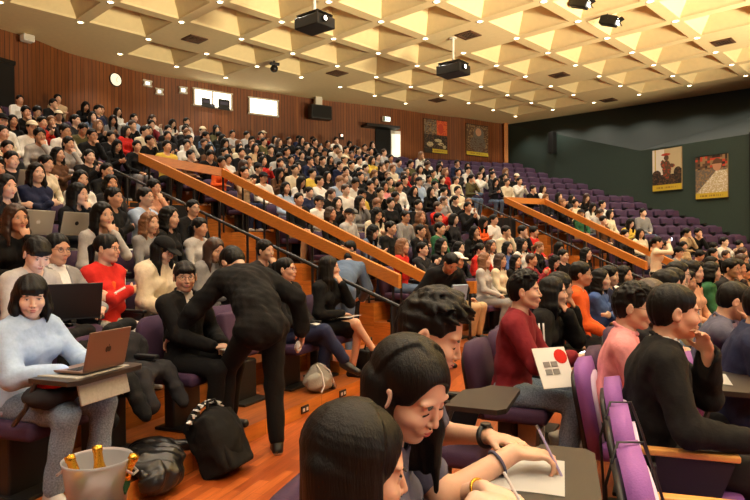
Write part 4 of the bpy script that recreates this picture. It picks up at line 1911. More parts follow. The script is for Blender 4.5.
# --- left block, first and second tier
hero('laptop_girl', 'girl with bobbed hair and fringe in pale blue jacket behind an open laptop', tier_pos(0, 27),
     dict(skin='skin_fair', top='cloth pale blue', bottom='jeans', shoes='cloth pale grey', inner='cloth maroon'),
     dict(res=.009, head_res=.006, female=True, hair='bob', hair_len=.17, bangs=True, yaw=-.62, pitch=.22, hood=True, lean=-.12, bow=.20, torso=.92, inflate=.024, wrists={1: (.40, .14, .74), -1: (.36, -.10, .74)}, fingers={1: (.8, -.5, -.1), -1: (.8, .5, -.1)},
          knees={1: (.44, .13, .52), -1: (.45, -.15, .52)}, ankles={1: (.40, .10, .10), -1: (.36, -.16, .10)}, seed=2))
hero('phone_boy', 'boy in grey sweater bent over a phone, at the left edge of the second tier', tier_pos(1, 22),
     dict(skin='skin_fair', top='cloth pale grey', bottom='cloth charcoal'),
     dict(res=.012, head_res=.008, hair='bowl', arms='phone', pitch=.55, bow=.22, lean=.05, yaw=-.35, tousle=.002, **NEARLEGS))
hero('grey_cardigan', 'man in glasses, grey cardigan and printed white shirt beside the boy with a phone', tier_pos(1, 54),
     dict(skin='skin_tan', top='cloth grey', inner='cloth white', bottom='cloth charcoal'),
     dict(res=.012, head_res=.007, hair='short', glasses=True, fat=1.12, yaw=-.1, pitch=.1, inner=True, open_front=.06, wrists={1: (.36, .13, .74), -1: (.36, -.12, .74)}, **NEARLEGS))
hero('red_jacket', 'girl in glasses and bright red jacket with white stripes, arms crossed', tier_pos(1, 102),
     dict(skin='skin', top='cloth red', bottom='cloth pale grey', shoes='cloth white'),
     dict(res=.010, head_res=.0065, female=True, hair='tail', glasses=True, arms='cross', yaw=.30, pitch=.02, inflate=.022, bow=.05, **NEARLEGS))
hero('cream_puffer', 'girl in cream puffer jacket and black cap looking down, second tier', tier_pos(1, 153),
     dict(skin='skin_fair', top='cloth cream', bottom='cloth charcoal', cap='cloth black'),
     dict(res=.011, head_res=.0075, female=True, hair='long', hair_len=.26, cap=True, arms='lap', yaw=.1, pitch=.45, bow=.15, inflate=.036, fold=.007, **NEARLEGS))
hero('brown_hair', 'woman with wavy brown hair in grey coat resting her chin on her hand', tier_pos(1, 207),
     dict(skin='skin', hair='hair_brown', top='cloth grey', bottom='cloth black'),
     dict(res=.013, head_res=.009, female=True, hair='long', hair_len=.30, arms='chin', yaw=-.1, pitch=.4, bow=.12, inflate=.02, **NEARLEGS))
hero('suit_student', 'young man in glasses, black suit and dark tie looking at the camera', tier_pos(0, 183),
     dict(skin='skin', top='cloth black', inner='cloth white', tie='cloth charcoal', bottom='cloth black'),
     dict(res=.009, head_res=.006, hair='bowl', glasses=True, top='suit', inner=True, tie=True, yaw=-.55, pitch=.08, twist=-.15, wrists={1: (.30, .10, .66), -1: (.33, -.06, .66)}, fingers={1: (.6, -.7, -.1), -1: (.7, .6, -.1)}, **NEARLEGS))
hero('pattern_shirt', 'man in glasses, black jacket and patterned shirt, legs crossed in dark jeans', tier_pos(0, 288),
     dict(skin='skin', top='cloth black', inner='cloth beige', bottom='cloth navy'),
     dict(res=.010, head_res=.0068, hair='short', glasses=True, top='long', inner=True, open_front=.05, inflate=.02, yaw=.25, pitch=-.06, lean=-.1, arms='lap', **CROSSED))
hero('black_blazer', 'long-haired woman in black blazer and skirt with bare crossed legs and papers on her lap', tier_pos(0, 322),
     dict(skin='skin', hair='hair', top='cloth black', bottom='cloth black', shoes='black'),
     dict(res=.010, head_res=.0075, female=True, hair='long', hair_len=.30, combed=200, arms='chin', bottom='skirt', yaw=.55, pitch=.0, lean=.08, bow=.05, inflate=.018, **CROSSED))
# --- standing figures
hero('bending_man', 'man in black seen from behind, standing and bending over the first tier', (-.86, 4.60, 0),
     dict(skin='skin', top='cloth black', bottom='cloth black', shoes='black', sole='cloth white'),
     dict(res=.010, head_res=.0075, stand=True, hair='short', lean=.50, bow=.42, pitch=.95, yaw=.25, hz=.90, inflate=.026, fold=.006, jacket_hem=True,
          wrists={1: (.62, .62, .62), -1: (.20, -.42, .82)}, poles={1: (-.2, .5, -.3), -1: (-.5, -.5, .2)}, fingers={1: (.7, .2, -.6), -1: (.25, -.1, -1)}, palms={-1: (0, 1, 0)},
          knees={1: (.30, .14, .58), -1: (.02, -.10, .48)}, ankles={1: (.30, .16, .23), -1: (-.02, -.10, .09)}, toes={1: (1, .25, -.1), -1: (1, -.3, -.1)}), turn=math.radians(124), scale=1.07)
hero('walking_man', 'stooping man in dark coat walking out below the left stairway rails', lo_pos(434, 8.1, 0),
     dict(skin='skin_tan', top='cloth black', bottom='cloth black'),
     dict(res=.014, head_res=.010, stand=True, hair='short', lean=.45, bow=.4, pitch=.7, hz=.86, inflate=.03, jacket_hem=True, wrists={1: (.35, .12, .95), -1: (.35, -.2, .80)},
          knees={1: (.16, .09, .49), -1: (-.02, -.09, .48)}, ankles={1: (.20, .09, .09), -1: (-.20, -.09, .12)}), turn=math.radians(-68))
hero('denim_jacket', 'person in pale denim jacket bending forward on the left stairway', lo_pos(341, 7.7, .13),
     dict(skin='skin', top='cloth denim', bottom='cloth denim'),
     dict(res=.015, head_res=.012, stand=True, hair='short', lean=.55, bow=.55, pitch=1.0, hz=.88, inflate=.026, wrists={1: (.55, .16, .75), -1: (.55, -.16, .75)}), turn=math.radians(80))
hero('well_man', 'man in black suit with white collar standing behind the bent denim jacket', lo_pos(353, 9.75, .01),
     dict(skin='skin', top='cloth black', inner='cloth white', bottom='cloth black'),
     dict(res=.015, head_res=.010, stand=True, hair='short', top='suit', inner=True, pitch=.35, wrists={1: (.25, .18, .9), -1: (.2, -.2, .85)}), turn=math.radians(205), scale=.98)
hero('photographer', 'standing woman in white blouse and black shorts raising a phone to take pictures', lo_pos(656, 13.3, 0),
     dict(skin='skin', top='cloth cream', bottom='cloth black', shoes='cloth white'),
     dict(res=.017, head_res=.012, stand=True, female=True, hair='tail', arms='camera', bottom='shorts', wrists={1: (.24, .07, 1.52), -1: (.24, -.07, 1.52)}), turn=math.radians(-20), scale=1.02)
# --- near row on the floor
hero('front_girl', 'girl with long smooth black hair seen from behind in the nearest corner', (-.20, 1.30, -.09),
     dict(skin='skin', hair='hair', top='cloth black', bottom='cloth black'),
     dict(res=.011, head_res=.0045, hair_res=.0055, female=True, hair='long', hair_len=.34, yaw=.34, pitch=.22, lean=.10, bow=.14, arms='write', strand=.00035, front_hair=.2, combed=420, comb_from=64, **NEARLEGS), scale=1.0)
hero('writing_girl', 'girl with long black hair in dark top looking down, second from the near corner', (-.10, 1.70, -.04),
     dict(skin='skin_fair', hair='hair', top='cloth slate', bottom='cloth navy'),
     dict(res=.009, head_res=.0042, hair_res=.0052, female=True, hair='long', hair_len=.25, yaw=-.42, pitch=.52, roll=.05, lean=.12, bow=.16, top='short', eyes='closed', strand=.00035, front_hair=1.0, part=-.014, tuck={-1: .05}, combed=380,
          wrists={1: (.36, .16, .86), -1: (.36, -.02, .90)}, fingers={1: (.9, -.3, -.15), -1: (.9, .35, -.15)}, curl={1: .5, -1: .7}, **NEARLEGS), scale=1.04)
hero('writing_man', 'man with tousled black hair in slate T-shirt writing on a tablet arm', (-.04, 2.12, .0),
     dict(skin='skin', hair='hair', top='cloth slate', bottom='cloth navy'),
     dict(res=.009, head_res=.0045, hair_res=.006, hair='quiff', locks=230, fz=.004, yaw=.0, pitch=.42, lean=.16, bow=.16, top='short', eyes='closed', tousle=.0030, strand=.0012,
          wrists={1: (.37, .20, .80), -1: (.47, -.05, .835)}, fingers={1: (.85, -.4, .0), -1: (.95, .25, -.05)}, curl={1: .3, -1: .75}, poles={1: (-.4, .6, -.4), -1: (-.35, -.5, -.6)}, **NEARLEGS), scale=1.08)
hero('maroon_man', 'man in maroon sweater and grey jeans holding a phone over a brochure', fy(16.95, 4.3),
     dict(skin='skin', top='cloth maroon', bottom='jeans', shoes='cloth charcoal', sole='cloth white'),
     dict(res=.009, head_res=.006, hair='quiff', locks=150, yaw=.05, pitch=-.02, lean=.06, bow=.06, inflate=.02, wrists={1: (.36, .10, .74), -1: (.40, -.06, .78)}, fingers={1: (.9, -.35, .2), -1: (.9, .4, .25)}, **NEARLEGS), scale=1.03)
hero('track_jacket', 'person in black track jacket with white sleeve stripes, chin on hand', fy(16.95, 4.87),
     dict(skin='skin', top='cloth black', bottom='cloth navy', shoes='black'),
     dict(res=.011, head_res=.008, female=True, hair='long', hair_len=.24, arms='chin', yaw=.1, lean=.18, bow=.1, inflate=.024, **CROSSED))
hero('pink_shirt', 'man in glasses and pink shirt seated behind the man in the black suit', fy(16.25, 3.52),
     dict(skin='skin', top='cloth pink', bottom='cloth charcoal'),
     dict(res=.010, head_res=.0065, hair='quiff', locks=170, glasses=True, yaw=-.12, pitch=.12, lean=.05, bow=.08, collar=True, tousle=.002, arms='apart', **NEARLEGS), scale=1.0)
hero('suit_man', 'man with cropped hair in black suit jacket seated with clasped raised hands', fy(16.08, 2.95),
     dict(skin='skin', top='cloth black', inner='cloth white', bottom='cloth charcoal'),
     dict(res=.009, head_res=.0058, hair='short', top='suit', inner=True, yaw=.12, pitch=.08, lean=.02, bow=.14, torso=.95, wrists={1: (.24, .05, .98), -1: (.36, -.20, .67)}, fingers={1: (-.3, -.4, 1), -1: (1, .2, -.1)}, poles={1: (-.1, .5, -.8), -1: (-.4, -.5, -.5)}, collar=True, fat=1.1, **NEARLEGS), scale=1.05)
hero('thinking_man', 'man in slate blue shirt bent forward with hand on his mouth', (2.22, 4.2, 0),
     dict(skin='skin', top='cloth slate', bottom='cloth navy'),
     dict(res=.011, head_res=.0075, hair='bowl', arms='chinr', yaw=.1, pitch=.35, lean=.15, bow=.18, collar=True, **NEARLEGS))
hero('denim_man', 'dark-haired person in dark denim jacket cut by the right edge', (2.12, 3.62, 0),
     dict(skin='skin', top='cloth navy', bottom='cloth navy'),
     dict(res=.012, head_res=.009, hair='short', arms='lap', yaw=.15, pitch=.1, lean=.1, bow=.15, inflate=.024, **NEARLEGS))


def build_heroes():
    for key, label, pos, look, sp, turn, scale in HEROES:
        st = sp.get('stand')
        rz = turn if st else facing(pos[0], pos[1]) + turn
        o = figure(label, pos, rz, look, sp)
        o.scale = (scale,) * 3
        M = Matrix.Translation(Vector(pos)) @ Matrix.Rotation(rz, 4, 'Z') @ Matrix.Scale(scale, 4)
        FIG[key] = (o, sp, M)


SEAT_SKIP = ('bending_man', 'walking_man', 'denim_jacket', 'well_man', 'photographer')


def build_hero_seats():
    near = dict(front_girl='seat of the girl nearest the camera', writing_girl='seat of the girl in the dark top looking down', writing_man='seat of the man writing in the slate T-shirt', maroon_man='purple seat under the man in the maroon sweater',
                track_jacket='purple seat under the black striped track jacket', pink_shirt='purple seat under the man in the pink shirt', suit_man='purple seat with wooden arm under the man in the black suit', thinking_man='purple seat of the man with a hand on his mouth',
                denim_man='purple seat at the right edge under the denim jacket', laptop_girl='purple seat of the girl with the open laptop', phone_boy='purple seat of the boy bent over a phone', grey_cardigan='purple seat of the man in the grey cardigan',
                red_jacket='purple seat of the girl in the red jacket', cream_puffer='purple seat of the girl in the cream puffer', brown_hair='purple seat of the brown-haired woman', suit_student='purple seat of the young man in glasses and tie',
                pattern_shirt='purple seat of the man in the patterned shirt', black_blazer='purple seat of the woman with bare crossed legs')
    for key, label, pos, look, sp, turn, scale in HEROES:
        if key in SEAT_SKIP:
            continue
        fl = pos[2] < .05
        fw = .13 if key in ('suit_man', 'pink_shirt') else .04
        fa = facing(pos[0], pos[1])
        add_seat(pos[0] + fw * math.cos(fa), pos[1] + fw * math.sin(fa), pos[2], fa, label=near[key], group='purple seats of the hall', folded=False, wooden=fl, lit_purple=key in ('pink_shirt', 'suit_man', 'thinking_man', 'denim_man'), cover=key in ('suit_man', 'pink_shirt'), zs=.8 if key in ('front_girl', 'writing_girl', 'writing_man') else 1.0, tab_at={'writing_man': (.34, -.02, .33), 'front_girl': (.2, 0, .10), 'pink_shirt': (.25, 0, .1)}.get(key, (.2, 0, .02)), tablet=key in ('writing_man', 'front_girl', 'laptop_girl', 'pink_shirt'))
    # empty near seats of the second floor row, seen along their backs, and one with its tablet out
    lab = ['empty purple seat nearest the camera at the lower right edge', 'empty purple seat second from the lower right edge', 'empty purple seat with wooden arm just before the man in the suit']
    ang = [polar(*fy(16.08, 2.95)[:2])[1] + n * .545 / 16.08 for n in (3, 2, 1)]
    for a, t in zip(ang, lab):
        x, y = arc(15.93, a)
        add_seat(x, y, 0, a + PI, t, 'purple seats of the hall', False, lit_purple=True, wooden=True, cover=True)
    x, y, z = .40, 3.5, 0.0
    add_seat(x, y, z, facing(x, y), 'empty purple seat with black tablet out, before the maroon sweater', 'purple seats of the hall', False, tablet=True)


EXTRA.insert(EXTRA.index(build_crowd), build_heroes)
EXTRA.append(build_hero_seats)
# ------------------------------------------------------------------ things on the walls and the ceiling
def wall_at(px, py):
    """point of the curved back wall on the sight line, with its tangent (to the right) and inward normal"""
    u = px - 375
    v = 247.7 - py - 0.0098 * u
    k = u / FOC
    best = None
    y = 8.0
    while y < 34:
        x = k * y
        R, a = polar(x, y)
        if R > wall_r(a):
            best = (x, y, a)
            break
        y += .01
    x, y, a = best
    da = .004
    p0, p1 = arc(wall_r(a + da), a + da), arc(wall_r(a - da), a - da)
    t = Vector((p1[0] - p0[0], p1[1] - p0[1], 0)).normalized()
    n = Vector((t.y, -t.x, 0))
    return Vector((x, y, CAM_Z + v / FOC * y)), t, n


def green_at(px, py, i=1):
    (ax, ay), (bx, by) = WALLP[i], WALLP[i + 1]
    k = (px - 375) / FOC
    d = Vector((bx - ax, by - ay, 0))
    # a + d s with x = k y
    s = (k * ay - ax) / (d.x - k * d.y)
    x, y = ax + d.x * s, ay + d.y * s
    v = 247.7 - py - 0.0098 * (px - 375)
    t = d.normalized()
    n = Vector((t.y, -t.x, 0))
    return Vector((x, y, CAM_Z + v / FOC * y)), t, n


def frame_matrix(p, t, n):
    """local X along the wall, local Z up, local -Y into the room"""
    return Matrix(((t.x, -n.x, 0, p.x), (t.y, -n.y, 0, p.y), (0, 0, 1, p.z), (0, 0, 0, 1)))


def on_wall(px0, py0, px1, py1, at=wall_at):
    a, t, n = at(px0, py0)
    b, _, _ = at(px1, py1)
    c = (a + b) / 2
    w = (Vector((b.x - a.x, b.y - a.y))).length
    m, t, n = at((px0 + px1) / 2, (py0 + py1) / 2)
    return Matrix.Translation((c - m)) @ frame_matrix(m, t, n), w, abs(a.z - b.z)


def pixel_print(name, cols, rows, fn, w, h, M, mats, depth=.03, names=None):
    """a printed panel: a grid of coloured cells on its face, plain edges"""
    vs, fs, mi = [], [], []
    for j in range(rows + 1):
        for i in range(cols + 1):
            vs.append(M @ Vector((-w / 2 + w * i / cols, -depth, h / 2 - h * j / rows)))
    for j in range(rows):
        for i in range(cols):
            a = j * (cols + 1) + i
            fs.append((a, a + cols + 1, a + cols + 2, a + 1))
            mi.append(fn((i + .5) / cols, (j + .5) / rows))
    b = len(vs)
    for q in ((-w / 2, -depth, -h / 2), (w / 2, -depth, -h / 2), (w / 2, -depth, h / 2), (-w / 2, -depth, h / 2), (-w / 2, 0, -h / 2), (w / 2, 0, -h / 2), (w / 2, 0, h / 2), (-w / 2, 0, h / 2)):
        vs.append(M @ Vector(q))
    for f in ((0, 4, 5, 1), (1, 5, 6, 2), (2, 6, 7, 3), (3, 7, 4, 0), (4, 7, 6, 5)):
        fs.append([b + q for q in f])
        mi.append(0)
    me = bpy.data.meshes.new(name)
    me.from_pydata(vs, [], fs)
    for q in mats:
        me.materials.append(MAT[q])
    me.polygons.foreach_set('material_index', mi)
    me.update()
    return me


for n_, c_ in dict(p_tan=(146, 118, 82), p_cream=(196, 180, 142), p_dark=(40, 32, 26), p_yellow=(206, 178, 52), p_red=(190, 62, 36), p_orange=(214, 96, 42), p_grey=(108, 98, 88), p_brown=(92, 64, 44), p_white=(232, 226, 212), p_skin=(190, 140, 108), p_ochre=(150, 120, 40)).items():
    MAT[n_] = plain(n_, c_, .6)
PN = ['p_tan', 'p_cream', 'p_dark', 'p_yellow', 'p_red', 'p_orange', 'p_grey', 'p_brown', 'p_white', 'p_skin', 'p_ochre']
PI_ = {n: i for i, n in enumerate(PN)}


def hash2(a, b):
    return (math.sin(a * 127.1 + b * 311.7) * 43758.5453) % 1.0


def inell(u, v, cx, cy, rx, ry):
    return ((u - cx) / rx) ** 2 + ((v - cy) / ry) ** 2 < 1


def band(u, v, v0=.9):
    """yellow strip at the foot of each poster with one line of small dark print"""
    if v > v0:
        m = v0 + (1 - v0) * .5
        if abs(v - m) < .022 and .14 < u < .86 and hash2(int(u * 40), 7) > .3:
            return PI_['p_ochre']
        return PI_['p_yellow']
    return None


def poster_a(u, v):
    b = band(u, v, .88)
    if b is not None:
        return b if u > .35 else PI_['p_dark']
    if u > .55 and v < .45:
        return PI_['p_red'] if (inell(u, v, .72, .25, .12, .16) or hash2(int(u * 24), int(v * 30)) > .7) else PI_['p_orange']
    if v < .45:
        return PI_[['p_tan', 'p_grey', 'p_brown'][int(hash2(int(u * 26), int(v * 36)) * 3)]]
    if (inell(u, v, .25, .75, .14, .08) or inell(u, v, .60, .62, .16, .05) or inell(u, v, .72, .72, .13, .05) or inell(u, v, .88, .80, .08, .05)) and hash2(int(u * 40), int(v * 50)) > .15:
        return PI_['p_cream']
    return PI_['p_dark'] if hash2(int(u * 30), int(v * 40)) > .25 else PI_['p_brown']


def poster_b(u, v):
    b = band(u, v, .88)
    if b is not None:
        return b
    if inell(u, v, .55, .22, .13, .13):
        return PI_['p_skin']
    if inell(u, v, .56, .30, .24, .24) and v < .42:
        return PI_['p_grey']
    if inell(u, v, .52, .62, .36, .28):
        return PI_['p_grey'] if hash2(int(u * 28), int(v * 40)) > .3 else PI_['p_brown']
    return PI_['p_tan'] if hash2(int(u * 26), int(v * 36)) > .75 else PI_['p_brown']


def poster_c(u, v):
    b = band(u, v, .86)
    if b is not None:
        return b
    if inell(u, v, .49, .22, .085, .065):
        return PI_['p_brown']
    if inell(u, v, .47, .14, .16, .03):
        return PI_['p_red']
    if inell(u, v, .50, .50, .15, .22) or inell(u, v, .66, .42, .12, .05) or inell(u, v, .36, .36, .07, .10):
        return PI_['p_red'] if hash2(int(u * 30), int(v * 40)) > .75 else PI_['p_brown']
    if v > .62 or inell(u, v, .15, .60, .15, .10) or inell(u, v, .88, .58, .14, .12):
        return PI_['p_dark'] if hash2(int(u * 30), int(v * 40)) > .3 else PI_['p_brown']
    if u < .12 and v < .55:
        return PI_['p_yellow'] if u > .08 else PI_['p_white']
    return PI_['p_cream'] if u > .42 else PI_['p_white']


def poster_d(u, v):
    b = band(u, v, .87)
    if b is not None:
        return b
    if inell(u, v, .68, .22, .14, .15):
        return PI_['p_brown'] if v < .2 else PI_['p_skin']
    if v > .34 and u > .98 - (v - .34) * 1.25 - .3 * (v > .36):
        return PI_['p_cream'] if hash2(int(u * 42), int(v * 60)) > .25 else PI_['p_white']
    if v < .3:
        return PI_[['p_brown', 'p_dark', 'p_brown', 'p_tan', 'p_red'][int(hash2(int(u * 13), int(v * 18)) * 5)]]
    return PI_['p_grey'] if hash2(int(u * 30), int(v * 40)) > .3 else PI_['p_tan']


def build_wall_things():
    # clock
    p, t, n = wall_at(117, 80)
    M = frame_matrix(p, t, n)
    o = thing('wall_clock', 'round white wall clock with dark rim on the wooden back wall', 'clock', p)
    MR = M @ Matrix.Rotation(PI / 2, 4, 'X')
    L = Matrix.Translation(-p)

    def lathe_on(prof, name, mat, n_=28):
        mb = MB()
        mb.lathe(prof, n_)
        for v in mb.bm.verts:
            v.co = L @ MR @ v.co
        return mb.build(name, mat, o, smooth=False)
    lathe_on([(.20, 0), (.215, .02), (.21, .05), (.19, .055), (.185, .03)], 'rim', MAT['metal'])
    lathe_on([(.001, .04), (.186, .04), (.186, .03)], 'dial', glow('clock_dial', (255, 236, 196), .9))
    for a, ln, w in ((2.4, .10, .014), (.6, .15, .010)):
        mb = MB()
        mb.box((math.sin(a) * ln / 2, math.cos(a) * ln / 2, .046), (w, ln, .004), 0, Matrix.Rotation(-a, 3, 'Z'))
        for v in mb.bm.verts:
            v.co = L @ MR @ v.co
        mb.build('clock_hand', MAT['black'], o)
    # projection ports and windows of the control room
    lit = glow('lit_window', (255, 244, 224), 4.0)
    lit2 = glow('lit_window_cool', (236, 244, 255), 1.6)
    k = 1
    for (x0, y0, x1, y1, mt) in ((145, 81, 151, 87, lit2), (157.5, 89.5, 162.5, 95, lit2), (181.5, 88, 187, 94, lit2), (194.5, 89, 232, 110.5, lit), (250, 98, 278, 117, lit)):
        M, w, h = on_wall(x0, y0, x1, y1)
        o = make('window_%d' % k, None, loc=None)
        o['kind'] = 'structure'
        mb = MB()
        for c, s in (((0, -.05, h / 2), (w + .1, .14, .05)), ((0, -.05, -h / 2), (w + .1, .14, .05)), ((w / 2, -.05, 0), (.05, .14, h)), ((-w / 2, -.05, 0), (.05, .14, h))):
            mb.box(c, s)
        if k == 4:
            mb.box((-.02, -.06, 0), (.05, .11, h))
        for v in mb.bm.verts:
            v.co = M @ v.co
        mb.build('window_frame', MAT['offwhite'], o)
        mb = MB()
        mb.box((0, -.07, 0), (w, .03, h))
        for v in mb.bm.verts:
            v.co = M @ v.co
        mb.build('window_pane', mt, o)
        if k == 4:
            # equipment standing on the sill behind the glass
            for (cx, cz, sx, sz, nm) in ((-.28, -.16, .30, .30, 'mixing_desk'), (.38, -.14, .42, .36, 'monitor'), (-.05, -.25, .18, .14, 'amplifier')):
                e = thing(nm, {'mixing_desk': 'dark equipment at the left of the wide control room window', 'monitor': 'dark screen at the right in the wide control room window', 'amplifier': 'small dark box in the middle of the wide control room window'}[nm], 'equipment', M @ Vector((cx, -.03, cz)))
                mb = MB()
                mb.box((cx, -.14, cz), (sx, .05, sz), .01)
                for v in mb.bm.verts:
                    v.co = Matrix.Translation(-(M @ Vector((cx, -.03, cz)))) @ M @ v.co
                mb.build('casing', MAT['black'], e)
                mb = MB()
                mb.box((cx, -.168, cz + sz * .12), (sx * .7, .006, sz * .3))
                for v in mb.bm.verts:
                    v.co = Matrix.Translation(-(M @ Vector((cx, -.03, cz)))) @ M @ v.co
                mb.build('panel', MAT['cloth slate'], e)
        k += 1
    # black loudspeaker on a white bracket
    M, w, h = on_wall(306, 107, 326, 123)
    p = M.translation.copy()
    o = thing('loudspeaker', 'black box loudspeaker on a white bracket high on the back wall', 'loudspeaker', p)

    def put(mb, name, mat, par, M_=M, p_=p):
        for v in mb.bm.verts:
            v.co = Matrix.Translation(-p_) @ M_ @ v.co
        return mb.build(name, mat, par)
    put(MB().box((0, -.45, 0), (w, .35, h), .03), 'cabinet', MAT['black'], o)
    put(MB().box((0, -.63, 0), (w * .88, .02, h * .8), .005), 'grille', MAT['black_matt'], o)
    put(MB().box((0, -.3, h * .5 + .2), (.28, .18, .42), .02), 'bracket', MAT['offwhite'], o)
    put(MB().box((0, -.14, h * .5 + .2), (.1, .26, .12)), 'bracket_arm', MAT['offwhite'], o)
    # white loudspeaker at the left
    M, w, h = on_wall(18, 36, 29, 46)
    p = M.translation.copy()
    o = thing('loudspeaker', 'small white loudspeaker under the ceiling at the far left', 'loudspeaker', p)
    put(MB().box((0, -.32, 0), (w, .24, h), .03), 'cabinet', MAT['white'], o, M, p)
    put(MB().box((0, -.445, 0), (w * .8, .012, h * .75), .005), 'grille', MAT['offwhite'], o, M, p)
    put(MB().box((0, -.12, 0), (.06, .22, .06)), 'bracket', MAT['metal'], o, M, p)
    # exit sign: green and white panel with a running figure
    M, w, h = on_wall(383, 117, 389.5, 122)
    p = M.translation.copy()
    o = thing('exit_sign', 'small lit green and white running-figure sign above the doorway', 'sign', p)
    put(MB().box((0, -.06, 0), (w * 1.15, .08, h * 1.2), .01), 'housing', MAT['offwhite'], o, M, p)
    put(MB().box((.06, -.105, 0), (w * .8, .012, h)), 'panel', glow('sign_white', (236, 255, 240), 2.2), o, M, p)
    mb = MB()
    mb.box((-.10, -.115, 0), (w * .2, .008, h * .9))
    mb.ball((.02, -.115, h * .28), (.03, .006, .03))
    mb.box((.02, -.115, .0), (.04, .008, h * .4), 0, Matrix.Rotation(.3, 3, 'Y'))
    mb.box((-.02, -.115, -h * .25), (.03, .008, h * .35), 0, Matrix.Rotation(.7, 3, 'Y'))
    mb.box((.07, -.115, -h * .25), (.03, .008, h * .35), 0, Matrix.Rotation(-.6, 3, 'Y'))
    put(mb, 'running_figure', MAT['cloth green'], o, M, p)
    # doorway with its open leaf
    a, t, n = wall_at(376, 130)
    b, _, _ = wall_at(400, 155)
    M = frame_matrix(Vector((a.x, a.y, 0)), t, n)
    w = (Vector((b.x - a.x, b.y - a.y))).length
    zt = wall_at(388, 130.5)[0].z
    o = make('door_1', None)
    o['kind'] = 'structure'

    def struct_part(mb, name, mat, M_, par):
        for v in mb.bm.verts:
            v.co = M_ @ v.co
        return mb.build(name, mat, par)
    z0 = 4.3
    struct_part(MB().box((w * .30, -.02, (z0 + zt) / 2), (w * .6, .06, zt - z0)), 'door_opening', MAT['black_matt'], M, o)
    struct_part(MB().box((w * .80, -.05, (z0 + zt) / 2), (w * .40, .06, zt - z0)), 'door_leaf', MAT['offwhite'], M, o)
    struct_part(MB().box((w * .80, -.085, (z0 + zt) / 2 - .02), (w * .34, .012, zt - z0 - .25)), 'door_glass', glow('door_light', (236, 236, 206), 1.1), M, o)
    struct_part(MB().box((w * .80, -.092, z0 + .75), (w * .34, .01, .22), 0, Matrix.Rotation(-.15, 3, 'Y')), 'glass_view', glow('door_light_low', (170, 178, 140), .8), M, o)
    struct_part(MB().box((w * .12, -.25, zt + .06), (w * 1.3, .5, .10)), 'door_canopy', MAT['metal'], M, o)
    # doorway at the far left
    a, t, n = wall_at(1, 62)
    b, _, _ = wall_at(15.5, 62)
    M = frame_matrix(Vector((a.x, a.y, 0)), t, n)
    w = (Vector((b.x - a.x, b.y - a.y))).length
    o = make('door_2', None)
    o['kind'] = 'structure'
    zt = a.z
    struct_part(MB().box((0, -.03, (4.3 + zt) / 2), (w * 2, .08, zt - 4.3)), 'door_leaf', MAT['black_matt'], M, o)  # flat black slab standing for the dark of the doorway recess
    struct_part(MB().box((0, -.04, zt + .05), (w * 2.1, .12, .10)), 'door_frame', MAT['metal'], M, o)
    # small red call light and the switch by the corner
    for (px, py, lab, m1, nm) in ((342.5, 136.5, 'tiny lamp on a dark plate low on the back wall', glow('call_lamp', (255, 200, 170), 3), 'call_point'), (506, 150, 'small white box on the back wall beside the green corner', MAT['white'], 'wall_switch')):
        p, t, n = wall_at(px, py)
        M = frame_matrix(p, t, n)
        o = thing(nm, lab, 'switch', p)
        put(MB().box((0, -.02, 0), (.18, .04, .24), .01), 'plate', MAT['metal'] if nm == 'call_point' else MAT['offwhite'], o, M, p)
        put(MB().box((0, -.05, .03), (.09, .03, .09), .01), 'lamp' if nm == 'call_point' else 'button', m1, o, M, p)
    # posters
    for (fn, x0, y0, x1, y1, at, lab) in ((poster_a, 424.5, 119, 447.5, 154, wall_at, 'tall poster with an orange corner and yellow foot strip beside the doorway'),
                                          (poster_b, 466.5, 124, 488.5, 157, wall_at, 'tall brown poster of a seated figure at the right end of the back wall'),
                                          (poster_c, 654, 151, 683, 189, green_at, 'poster of a robed figure on pale ground on the green wall, left one'),
                                          (poster_d, 697, 158, 729, 197, green_at, 'poster of a white-draped figure on the green wall, right one')):
        M, w, h = on_wall(x0, y0, x1, y1, at)
        p = M.translation.copy()
        me = pixel_print('printed_panel', 84, 120, fn, w, h, Matrix.Translation(-p) @ M, PN, .05)
        o = thing('poster', lab, 'poster', p)
        make('printed_panel', me, parent=o)
        put(MB().box((0, -.03, h / 2 + .012), (w + .02, .05, .024)), 'top_rail', MAT['metal'], o, M, p)
        put(MB().box((0, -.03, -h / 2 - .012), (w + .02, .05, .024)), 'bottom_rail', MAT['metal'], o, M, p)
    # slim dark loudspeaker on the far green wall
    M, w, h = on_wall(552.5, 133, 558.5, 153, lambda a_, b_: green_at(a_, b_, 0))
    p = M.translation.copy()
    o = thing('column_loudspeaker', 'slim dark column loudspeaker on the far end of the green wall', 'loudspeaker', p)
    put(MB().box((0, -.14, 0), (w * .8, .26, h), .02), 'cabinet', MAT['black'], o, M, p)
    put(MB().box((0, -.275, 0), (w * .62, .012, h * .92)), 'grille', MAT['black_matt'], o, M, p)


